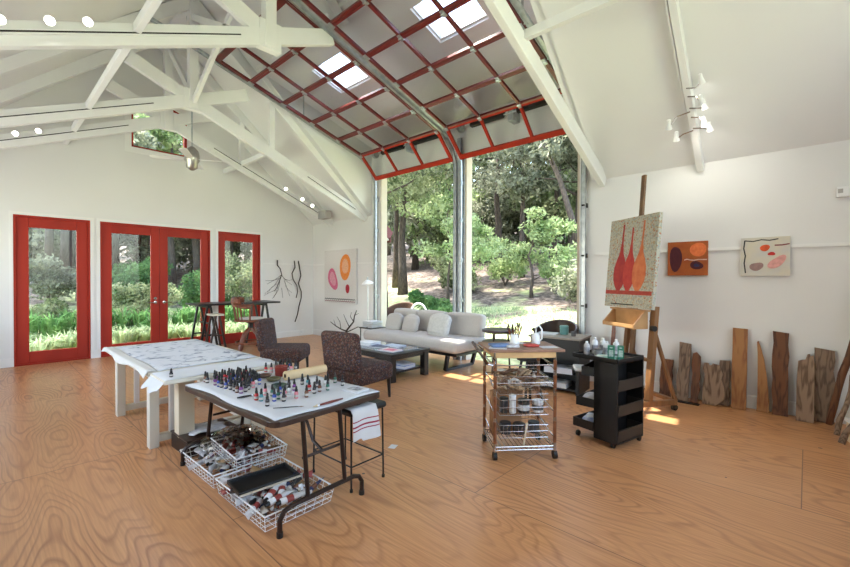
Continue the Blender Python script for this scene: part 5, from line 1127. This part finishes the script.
def tubchair(lab, loc, rz, mt_, h=.8, wd=.32):
    c = thing('tub_chair', lab, 'chair', loc, rz); arc = [(wd*math.cos(math.radians(t)), wd*math.sin(math.radians(t))) for t in range(-20, 201, 11)]
    m = MB(); m.tube([(x, y, h - .12 + .12*max(0, math.sin(math.radians(-20 + 11*i)))) for i, (x, y) in enumerate(arc)], .022, 8); obj('top_rail', m, mt_, c, smooth=True)
    m = MB(); n_ = len(arc)
    vs = [(x*k, y*k, z if z < .3 else (h - .12 + .12*max(0, math.sin(math.radians(-20 + 11*i))))) for k in (1, .94) for z in (.25, 1) for i, (x, y) in enumerate(arc)]
    fs = [(i, i+1, n_+i+1, n_+i) for i in range(n_-1)] + [(2*n_+i, 3*n_+i, 3*n_+i+1, 2*n_+i+1) for i in range(n_-1)]; m.add(vs, fs); obj('shell', m, mt_, c, smooth=True)
    m = MB(); m.cushion(-.27, .27, -.26, .22, .34, .44, .04, .05); obj('seat', m, black_m, c, smooth=True)
    for a in (45, 135, 225, 315): m = MB(); m.tube([(.24*math.cos(math.radians(a)), .24*math.sin(math.radians(a)), .34), (.27*math.cos(math.radians(a)), .27*math.sin(math.radians(a)), 0)], .017, 8); obj('leg', m, mt_, c)
    return c
tubchair('dark wood tub chair with a curved back behind the black desk', (-2.66, 5.62, .0), .0, tabledark, .80, .30)
m = None
wic = mat('wicker', (.14, .07, .04), .8, var=.5, scale=60)
tubchair('brown wicker chair outside beyond the left end of the sofa', (-7.05, 6.75, 0), .3, wic, .84)
hc = thing('garden_chair', 'white hoop-backed garden chair outside behind the sofa', 'chair', (-6.45, 6.75, 0), .2)
m = MB(); m.tube([(.26*math.cos(math.radians(t)), 0, .45 + .42*math.sin(math.radians(t))) for t in range(0, 181, 12)], .022, 8); obj('hoop', m, white_p, hc, smooth=True); m = MB(); m.lathe([(.25, .41), (.26, .43), (.25, .45), (.02, .45)], seg=18); obj('seat', m, white_p, hc)
for a in (45, 135, 225, 315): m = MB(); m.tube([(.2*math.cos(math.radians(a)), .2*math.sin(math.radians(a)), .42), (.24*math.cos(math.radians(a)), .24*math.sin(math.radians(a)), 0)], .014, 8); obj('leg', m, white_p, hc)
rt = thing('round_table', 'two-tier round dark wood table between sofa and cart', 'table', (-3.46, 5.40, 0))
for z in (.65, .47): m = MB(); m.lathe([(.22, z - .045), (.255, z - .035), (.255, z - .005), (.24, z + .004)], seg=26); obj('tier', m, tabledark, rt)
for a in (30, 150, 270): m = MB(); m.tube([(.14*math.cos(math.radians(a)), .14*math.sin(math.radians(a)), .6), (.17*math.cos(math.radians(a)), .17*math.sin(math.radians(a)), 0)], .014, 8); obj('leg', m, tabledark, rt)
bs_ = thing('low_stool', 'small round black stool with splayed legs behind the cart', 'stool', (-2.33, 4.25, 0))
m = MB(); m.lathe([(.10, .49), (.125, .50), (.125, .525), (.11, .535)], seg=22); obj('seat', m, black_m, bs_)
for a in (20, 110, 200, 290): m = MB(); m.tube([(.07*math.cos(math.radians(a)), .07*math.sin(math.radians(a)), .49), (.17*math.cos(math.radians(a)), .17*math.sin(math.radians(a)), 0)], .015, 8); obj('leg', m, black_m, bs_)
m = MB(); m.tube([(.11*math.cos(2*PI*i/16), .11*math.sin(2*PI*i/16), .24) for i in range(17)], .008, 6); obj('foot_ring', m, black_m, bs_)
# ---------------- outdoors ----------------
def gh(x, y):
    dn, dw = max(y - 8.0, 0), max(-x - 11.2, 0); d = max(dn, dw)
    h = max(.17 * max(0, dn - .5) + .004 * min(dn, 30)**1.6, .13 * max(0, dw - .5))
    return -.02 + (h + .12*math.sin(x*.6 + 1)*math.sin(y*.5) * min(1, d/4))
def ground_mat():
    m = bpy.data.materials.new('woodland_ground'); m.use_nodes = True; n = m.node_tree; b = n.nodes['Principled BSDF']; L = n.links.new
    tc = n.nodes.new('ShaderNodeTexCoord'); no = n.nodes.new('ShaderNodeTexNoise'); no.inputs['Scale'].default_value = 5; no.inputs['Detail'].default_value = 8; no.inputs['Roughness'].default_value = .7; L(tc.outputs['Object'], no.inputs['Vector'])
    r = n.nodes.new('ShaderNodeValToRGB'); e = r.color_ramp.elements; e[0].position = .44; e[0].color = (.06, .045, .035, 1); e[1].position = .62; e[1].color = (.29, .235, .185, 1); L(no.outputs['Fac'], r.inputs[0])
    g = n.nodes.new('ShaderNodeValToRGB'); e = g.color_ramp.elements; e[0].position = .35; e[0].color = (.24, .30, .11, 1); e[1].position = .65; e[1].color = (.55, .58, .30, 1); L(no.outputs['Fac'], g.inputs[0])
    # grass near the house, leaf litter uphill
    s = n.nodes.new('ShaderNodeSeparateXYZ'); L(tc.outputs['Object'], s.inputs[0])
    n2 = n.nodes.new('ShaderNodeTexNoise'); n2.inputs['Scale'].default_value = .5; n2.inputs['Detail'].default_value = 4; L(tc.outputs['Object'], n2.inputs['Vector'])
    a = n.nodes.new('ShaderNodeMath'); a.operation = 'MULTIPLY_ADD'; a.inputs[1].default_value = 5.0; L(n2.outputs['Fac'], a.inputs[0]); L(s.outputs['Z'], a.inputs[2])
    mr = n.nodes.new('ShaderNodeMapRange'); mr.inputs[1].default_value = 2.75; mr.inputs[2].default_value = 3.25; L(a.outputs[0], mr.inputs[0])
    mx = n.nodes.new('ShaderNodeMixRGB'); L(mr.outputs[0], mx.inputs[0]); L(g.outputs[0], mx.inputs[1]); L(r.outputs[0], mx.inputs[2]); L(mx.outputs[0], b.inputs['Base Color']); b.inputs['Roughness'].default_value = 1
    bp = n.nodes.new('ShaderNodeBump'); bp.inputs['Strength'].default_value = .8; bp.inputs['Distance'].default_value = .05; L(no.outputs['Fac'], bp.inputs['Height']); L(bp.outputs[0], b.inputs['Normal']); return m
m = MB(); NX = 110; gx = [-62 + 92*i/(NX-1) for i in range(NX)]; gy = [-14 + 76*j/(NX-1) for j in range(NX)]
vs = [(x, y, gh(x, y) if (x < XA - .3 or y > YB + .3) else -.15) for y in gy for x in gx]
m.add(vs, [(j*NX+i, j*NX+i+1, (j+1)*NX+i+1, (j+1)*NX+i) for j in range(NX-1) for i in range(NX-1)])
g_ = obj('ground', m, ground_mat(), smooth=True); g_['kind'] = 'structure'
# eaves with red fascia and white boards
m = MB()
zf = EV - SL*.55
for a, b in ((X0, DX0), (DX1, X1)): m.beam((a, YO + .012, zf + .06), (b, YO + .012, zf + .06), .02, .22)
for x, s_ in ((DX0, 1), (DX1, -1)): m.beam((x + s_*.012, YO, zf + .10), (x + s_*.012, YB + T, EV - SL*T + .10), .02, .19)
m.beam((DX0 - .05, YO + .112, DZ - DS*.65 + .08), (DX1 + .05, YO + .112, DZ - DS*.65 + .08), .02, .2)
struct('trim_5', m, dred_m)

rl = np.random.RandomState(3)
def leaves(name, centers, radii, per, size, mt_, parent, flat_=.6):
    cs = np.repeat(np.array(centers), per, axis=0); rr_ = np.repeat(np.array(radii), per)
    n = len(cs); d = rl.normal(size=(n, 3)); d /= np.linalg.norm(d, axis=1)[:, None]
    p = cs + d * (rr_ * rl.uniform(.25, 1, n)**.6)[:, None] * np.array([1, 1, flat_])
    a = rl.normal(size=(n, 3)); a /= np.linalg.norm(a, axis=1)[:, None]; b = np.cross(a, rl.normal(size=(n, 3))); b /= np.linalg.norm(b, axis=1)[:, None]
    s = size * rl.uniform(.6, 1.4, n)[:, None]
    V = np.stack([p - a*s, p - b*s*.45, p + a*s, p + b*s*.45], axis=1).reshape(-1, 3)
    me = bpy.data.meshes.new(name); me.vertices.add(4*n); me.vertices.foreach_set('co', V.ravel()); me.loops.add(4*n); me.loops.foreach_set('vertex_index', np.arange(4*n)); me.polygons.add(n)
    me.polygons.foreach_set('loop_start', np.arange(0, 4*n, 4)); me.update(calc_edges=True); me.materials.append(mt_)
    o = bpy.data.objects.new(name, me); C.objects.link(o); o.parent = parent; return o
def tree(lab, x, y, h, r, crown, mt_, bk=bark, lean=(0, 0), nb=7, per=130, size=.11, seed=0, group=None, low=.35, cr=.8):
    rd = random.Random(seed*7 + 1); z0 = gh(x, y) - .1; t_ = thing('oak_tree', lab, 'tree', (x, y, z0), 0, group)
    m = MB(); n = 7; tp_ = []
    for i in range(n): f = i/(n-1); tp_.append((lean[0]*h*f**1.3 + rd.uniform(-.1, .1)*f*2, lean[1]*h*f**1.3 + rd.uniform(-.1, .1)*f*2, h*.85*f))
    m.tube(tp_, [r*(1.25 if i == 0 else 1 - .75*i/(n-1)) for i in range(n)], 8); obj('trunk', m, bk, t_, smooth=True)
    cs, rs = [], []; m = MB()
    for k in range(nb):
        f = low + (1 - low) * (k + rd.random()) / nb; i = min(n-2, int(f*(n-1))); p = Vector(tp_[i]).lerp(Vector(tp_[i+1]), f*(n-1) - i); a = rd.uniform(0, 6.28); L_ = crown * rd.uniform(.5, 1.0) * (1.15 - .5*f)
        q1 = p + Vector((math.cos(a)*L_*.5, math.sin(a)*L_*.5, L_*rd.uniform(-.02, .3))); q2 = p + Vector((math.cos(a + .3)*L_, math.sin(a + .3)*L_, L_*rd.uniform(.0, .6)))
        m.tube([p, q1, q2], [r*.32*(1.1 - f*.6), r*.22, r*.06], 6)
        for q, s_ in ((q2, 1), (q1, .8), (q1.lerp(q2, .5) + Vector((rd.uniform(-.4, .4), rd.uniform(-.4, .4), .25)), .9), (q2 + Vector((rd.uniform(-.8, .8), rd.uniform(-.8, .8), rd.uniform(-.3, .5))), .8)): cs.append(tuple(q)); rs.append(cr * s_ * rd.uniform(.7, 1.2))
    cs.append(tuple(Vector(tp_[-1]) + Vector((0, 0, .2)))); rs.append(cr)
    obj('branches', m, bk, t_, smooth=True); leaves('foliage', cs, rs, per, size, mt_, t_); return t_
# marked trees
tree('dark straight trunk near the left jamb of the garage doors', -13.2, 12.8, 9, .20, 2.2, leafA, seed=1, low=.6)
tree('young bright green tree beyond the left garage door', -9.6, 11.6, 4.2, .055, 1.5, leafB, seed=2, per=110, size=.07, cr=.55, low=.35)
tree('slim pale sapling beyond the left garage door', -7.9, 10.6, 3.2, .035, .9, leafB, bark2, seed=3, per=70, size=.06, cr=.4, low=.55)
tree('dark leaning oak at the right of the garage opening', -5.6, 14.5, 10, .15, 3.2, leafC, lean=(-.28, 0), seed=4, low=.45, per=150)
tree('twisting oak behind the bright bush beyond the right garage door', -7.6, 17.5, 8, .22, 3.6, leafC, lean=(.15, 0), seed=5, low=.4)
tree('spreading bright bush-like tree beyond the right garage door', -7.0, 13.0, 2.7, .07, 1.7, leafB, seed=6, per=170, size=.07, cr=.55, low=.25)
tree('dark oak trunk left of centre beyond the right garage door', -11.6, 18.0, 9, .22, 3.0, leafA, seed=7, low=.5)
tree('thick grey oak trunk beyond the left red door', -17.2, 2.35, 8, .24, 3.0, bk=bark2, mt_=leafC, seed=8, low=.55)
tree('dark oak trunk leaning left beyond the left red door', -19.0, 3.0, 8, .30, 3.0, leafC, lean=(.0, -.25), seed=9, low=.5)
tree('dark forked trunk leaning right beyond the left red door', -19.4, 3.1, 8, .32, 3.0, leafC, lean=(.0, .16), seed=10, low=.5)
tree('slender dark tree beyond the left leaf of the french doors', -17.5, 4.9, 7, .15, 2.4, leafB, seed=11, low=.35)
tree('stout dark trunk beyond the right leaf of the french doors', -19.5, 7.6, 8, .27, 3.0, leafA, lean=(0, .1), seed=12, low=.5)
tree('pale slim trunk beyond the narrow red window', -18.5, 8.6, 8, .12, 2.4, leafA, bark2, seed=13, low=.4)
rw = random.Random(21); k = 0; used = []
while k < 44:
    d = rw.uniform(19, 40); a = rw.uniform(-1.35, -.28) if k % 3 else rw.uniform(-1.35, -.8)
    x, y = a*d, d
    if any((x-u)**2 + (y-v)**2 < 5 for u, v in used): continue
    used.append((x, y)); tree('tall oak in the dense woodland up the hill beyond the garage doors', x, y, rw.uniform(8, 12), rw.uniform(.14, .26), 3.4, rw.choice([leafA, leafC, leafB, leafC, leafA]), rw.choice([bark, bark, bark2]), lean=(rw.uniform(-.12, .12), 0), seed=30+k, group='oaks in the far woodland beyond the garage doors', low=.12, per=85, size=.17, cr=1.15); k += 1
k = 0; used = []
while k < 26:
    d = rw.uniform(20, 38); a = rw.uniform(-.02, .62); x, y = -d, a*d
    if any((x-u)**2 + (y-v)**2 < 5 for u, v in used): continue
    used.append((x, y)); tree('tall oak in the woodland beyond the red glazed doors', x, y, rw.uniform(8, 11), rw.uniform(.14, .28), 3.2, rw.choice([leafA, leafC, leafB]), rw.choice([bark, bark2]), lean=(0, rw.uniform(-.15, .15)), seed=90+k, group='oaks in the woodland beyond the red doors', low=.2, per=85, size=.17, cr=1.1); k += 1
for i, (x, y, h_, mt_) in enumerate(((-10.9, 9.6, 9, leafA), (-2.9, 9.8, 9, leafC), (-14.0, 10.6, 10, leafA), (-9.2, 16.2, 10, leafC), (-3.3, 13.5, 10, leafA), (-6.9, 19, 10, leafC), (-12.4, 16.2, 10, leafC), (-15.5, 14.5, 10, leafB), (-9.9, 13.0, 10, leafC), (-5.0, 17.2, 10, leafA))):
    tree('tall high-crowned oak whose canopy shades the slope beyond the garage doors', x, y, h_, .13 if i in (3, 5, 6, 8, 9) else .16, 3.4, mt_, bark, seed=140+i, group='high-crowned oaks shading the slope', low=.50, per=190, size=.085, cr=1.0, nb=9)
for i, (x, y, h_, mt_) in enumerate(((-15.2, 5.9, 9, leafA), (-14.2, 8.2, 9, leafC), (-16.2, .7, 9, leafC), (-13.2, -.8, 9, leafA), (-18, 5.9, 9, leafC), (-20, 1.7, 9, leafA), (-21, 4.6, 9, leafC))):
    tree('tall high-crowned oak shading the bank beyond the red doors', x, y, h_, .15, 3.2, mt_, bark, seed=170+i, group='high-crowned oaks shading the bank beyond the red doors', low=.50, per=100, size=.085, cr=.95, nb=8)
for i, (x, y) in enumerate(((-14.6, 21), (-16.5, 23.5), (-18.2, 22), (-13, 24), (-20, 25.5), (-17, 27), (-12, 21.5), (-22, 24), (-10.4, 23), (-15.2, 25.5))):
    tree('low bushy tree closing the view up the slope beyond the garage doors', x, y, 5.0, .12, 2.6, (leafC, leafA, leafB)[i % 3], bark, seed=200+i, group='low bushy trees up the slope', low=.08, per=170, size=.12, cr=1.1, nb=8)
for i, (x, y) in enumerate(((-23, 1.2), (-24.5, 3.6), (-23.5, 6.0), (-25, 8.2), (-23, 10.2), (-26, 12), (-27, 5), (-27, 2))):
    tree('low bushy tree closing the view beyond the red doors', x, y, 5.0, .12, 2.4, (leafC, leafA, leafC)[i % 3], bark, seed=230+i, group='low bushy trees far beyond the red doors', low=.08, per=170, size=.12, cr=1.1, nb=8)
def shrub(lab, x, y, r, h, mt_, size=.05, per=260, n=9, seed=0, group=None, cat='shrub', name='shrub'):
    rd = random.Random(seed); z = gh(x, y); t_ = thing(name, lab, cat, (x, y, z), 0, group); m = MB(); cs, rs = [], []
    for k in range(n): a = rd.uniform(0, 6.28); q = (rd.uniform(.1, .8)*r*math.cos(a), rd.uniform(.1, .8)*r*math.sin(a), rd.uniform(.3, .85)*h); cs.append(q); rs.append(r*.42); m.tube([(0, 0, 0), (q[0]*.5, q[1]*.5, q[2]*.6), q], [.02, .012, .005], 5)
    obj('stems', m, bark, t_); leaves('foliage', cs, rs, per, size, mt_, t_, .85); return t_
shrub('round dense green shrub beyond the sofa', -9.35, 9.9, .62, .95, leafD, seed=1, per=420)
shrub('low green shrub under the young bright tree', -8.3, 9.9, .6, .5, leafD, seed=2)
for i, (x, y) in enumerate(((-5.4, 12.6), (-9.0, 14.5), (-12.5, 15.5), (-10.5, 13.5), (-4.3, 11.6), (-6.4, 15.8))): shrub('loose green woodland shrub on the leaf-covered slope', x, y, 1.1, 1.3, R.choice([leafA, leafB, leafC]), .07, 200, seed=20+i, group='woodland shrubs on the slope beyond the garage doors')
shrub('bright leafy shrub beyond the right leaf of the french doors', -14.0, 4.9, 1.0, 1.6, leafD, .06, 420, seed=4)
shrub('broad pale green shrub beyond the left leaf of the french doors', -12.9, 2.85, .9, 1.1, leafA, .05, 380, seed=5)
shrub('tall loose shrub beyond the narrow red window', -13.4, 6.0, 1.1, 2.1, leafA, .05, 380, 13, seed=6)
shrub('pale low shrub at the left edge of the left red door view', -12.6, 1.0, .6, .9, leafA, .05, 300, seed=7)
for i, (x, y) in enumerate(((-16.5, 1.4), (-16.8, 4.0), (-16.0, 6.2), (-15.4, 3.4), (-16.5, 8.0))): shrub('green woodland shrub on the slope beyond the red doors', x, y, 1.1, 1.5, R.choice([leafA, leafD, leafC]), .07, 220, seed=40+i, group='woodland shrubs on the slope beyond the red doors')
def clump(lab, x, y, r, h, mt_, n=160, wd=.012, seed=0, group=None):
    rd = random.Random(seed); m = MB(); z = gh(x, y)
    for _ in range(n):
        a = rd.uniform(0, 6.28); k = rd.random(); b = (r*.3*k*math.cos(a), r*.3*k*math.sin(a)); hh = h*rd.uniform(.6, 1.1); o_ = r*rd.uniform(.3, 1); dx, dy = math.cos(a), math.sin(a); px, py = -dy*wd, dx*wd
        P0, P1, P2 = (b[0], b[1], 0), (b[0] + dx*o_*.35, b[1] + dy*o_*.35, hh*.75), (b[0] + dx*o_, b[1] + dy*o_, hh*rd.uniform(.6, 1))
        m.add([(P0[0]-px, P0[1]-py, 0), (P0[0]+px, P0[1]+py, 0), (P1[0]+px, P1[1]+py, P1[2]), (P1[0]-px, P1[1]-py, P1[2]), P2], [(0, 1, 2, 3), (3, 2, 4)])
    return tag(obj('grass_clump', m, mt_, loc=(x, y, z)), lab, 'grass', group)
clump('big pale fountain grass tuft just outside the left jamb', -8.15, 8.1, .6, .75, grassA, 420, .010, 1)
clump('second pale grass tuft behind the sofa', -7.2, 8.6, .5, .5, grassA, 260, .010, 2)
rg = random.Random(8)
for i in range(26): clump('pale arching grass clump in the bed outside the red doors', rg.uniform(-11.1, -9.95), .1 + i*.21 + rg.uniform(-.05, .05), .42, .42, grassA, 110, .012, 50+i, 'pale grass clumps outside the red doors')
for i in range(22): clump('dark green iris clump behind the pale grasses', rg.uniform(-12.2, -11.2), .5 + i*.26 + rg.uniform(-.06, .06), .38, .75, grassB, 70, .02, 90+i, 'iris clumps outside the red doors')
m = MB(); rg = random.Random(12); 
for _ in range(9000):
    x = rg.uniform(-11.5, -2.0); y = rg.uniform(6.6, 11.5) 
    if x < -y*1.35: continue
    z = gh(x, y); a = rg.uniform(0, 6.28); h_ = rg.uniform(.05, .13); dx, dy = math.cos(a)*.012, math.sin(a)*.012; l_ = rg.uniform(-.04, .04)
    m.add([(x-dx, y-dy, z), (x+dx, y+dy, z), (x + l_, y + l_, z + h_)], [(0, 1, 2)])
tag(obj('lawn_grass', m, grassA), 'rough sunlit grass outside the open garage doors', 'grass', kind='stuff')
m = MB(); m.lathe([(.001, -.03), (.3, 0), (.34, .12), (.2, .22), (.02, .25)], seg=9); tag(obj('garden_stone', m, mat('stone', (.38, .34, .30), .9, var=.4, scale=6, bump=.5), loc=(-13.8, 5.3, gh(-13.8, 5.3) + .02)), 'pale brown boulder beside the bright shrub outside', 'stone')
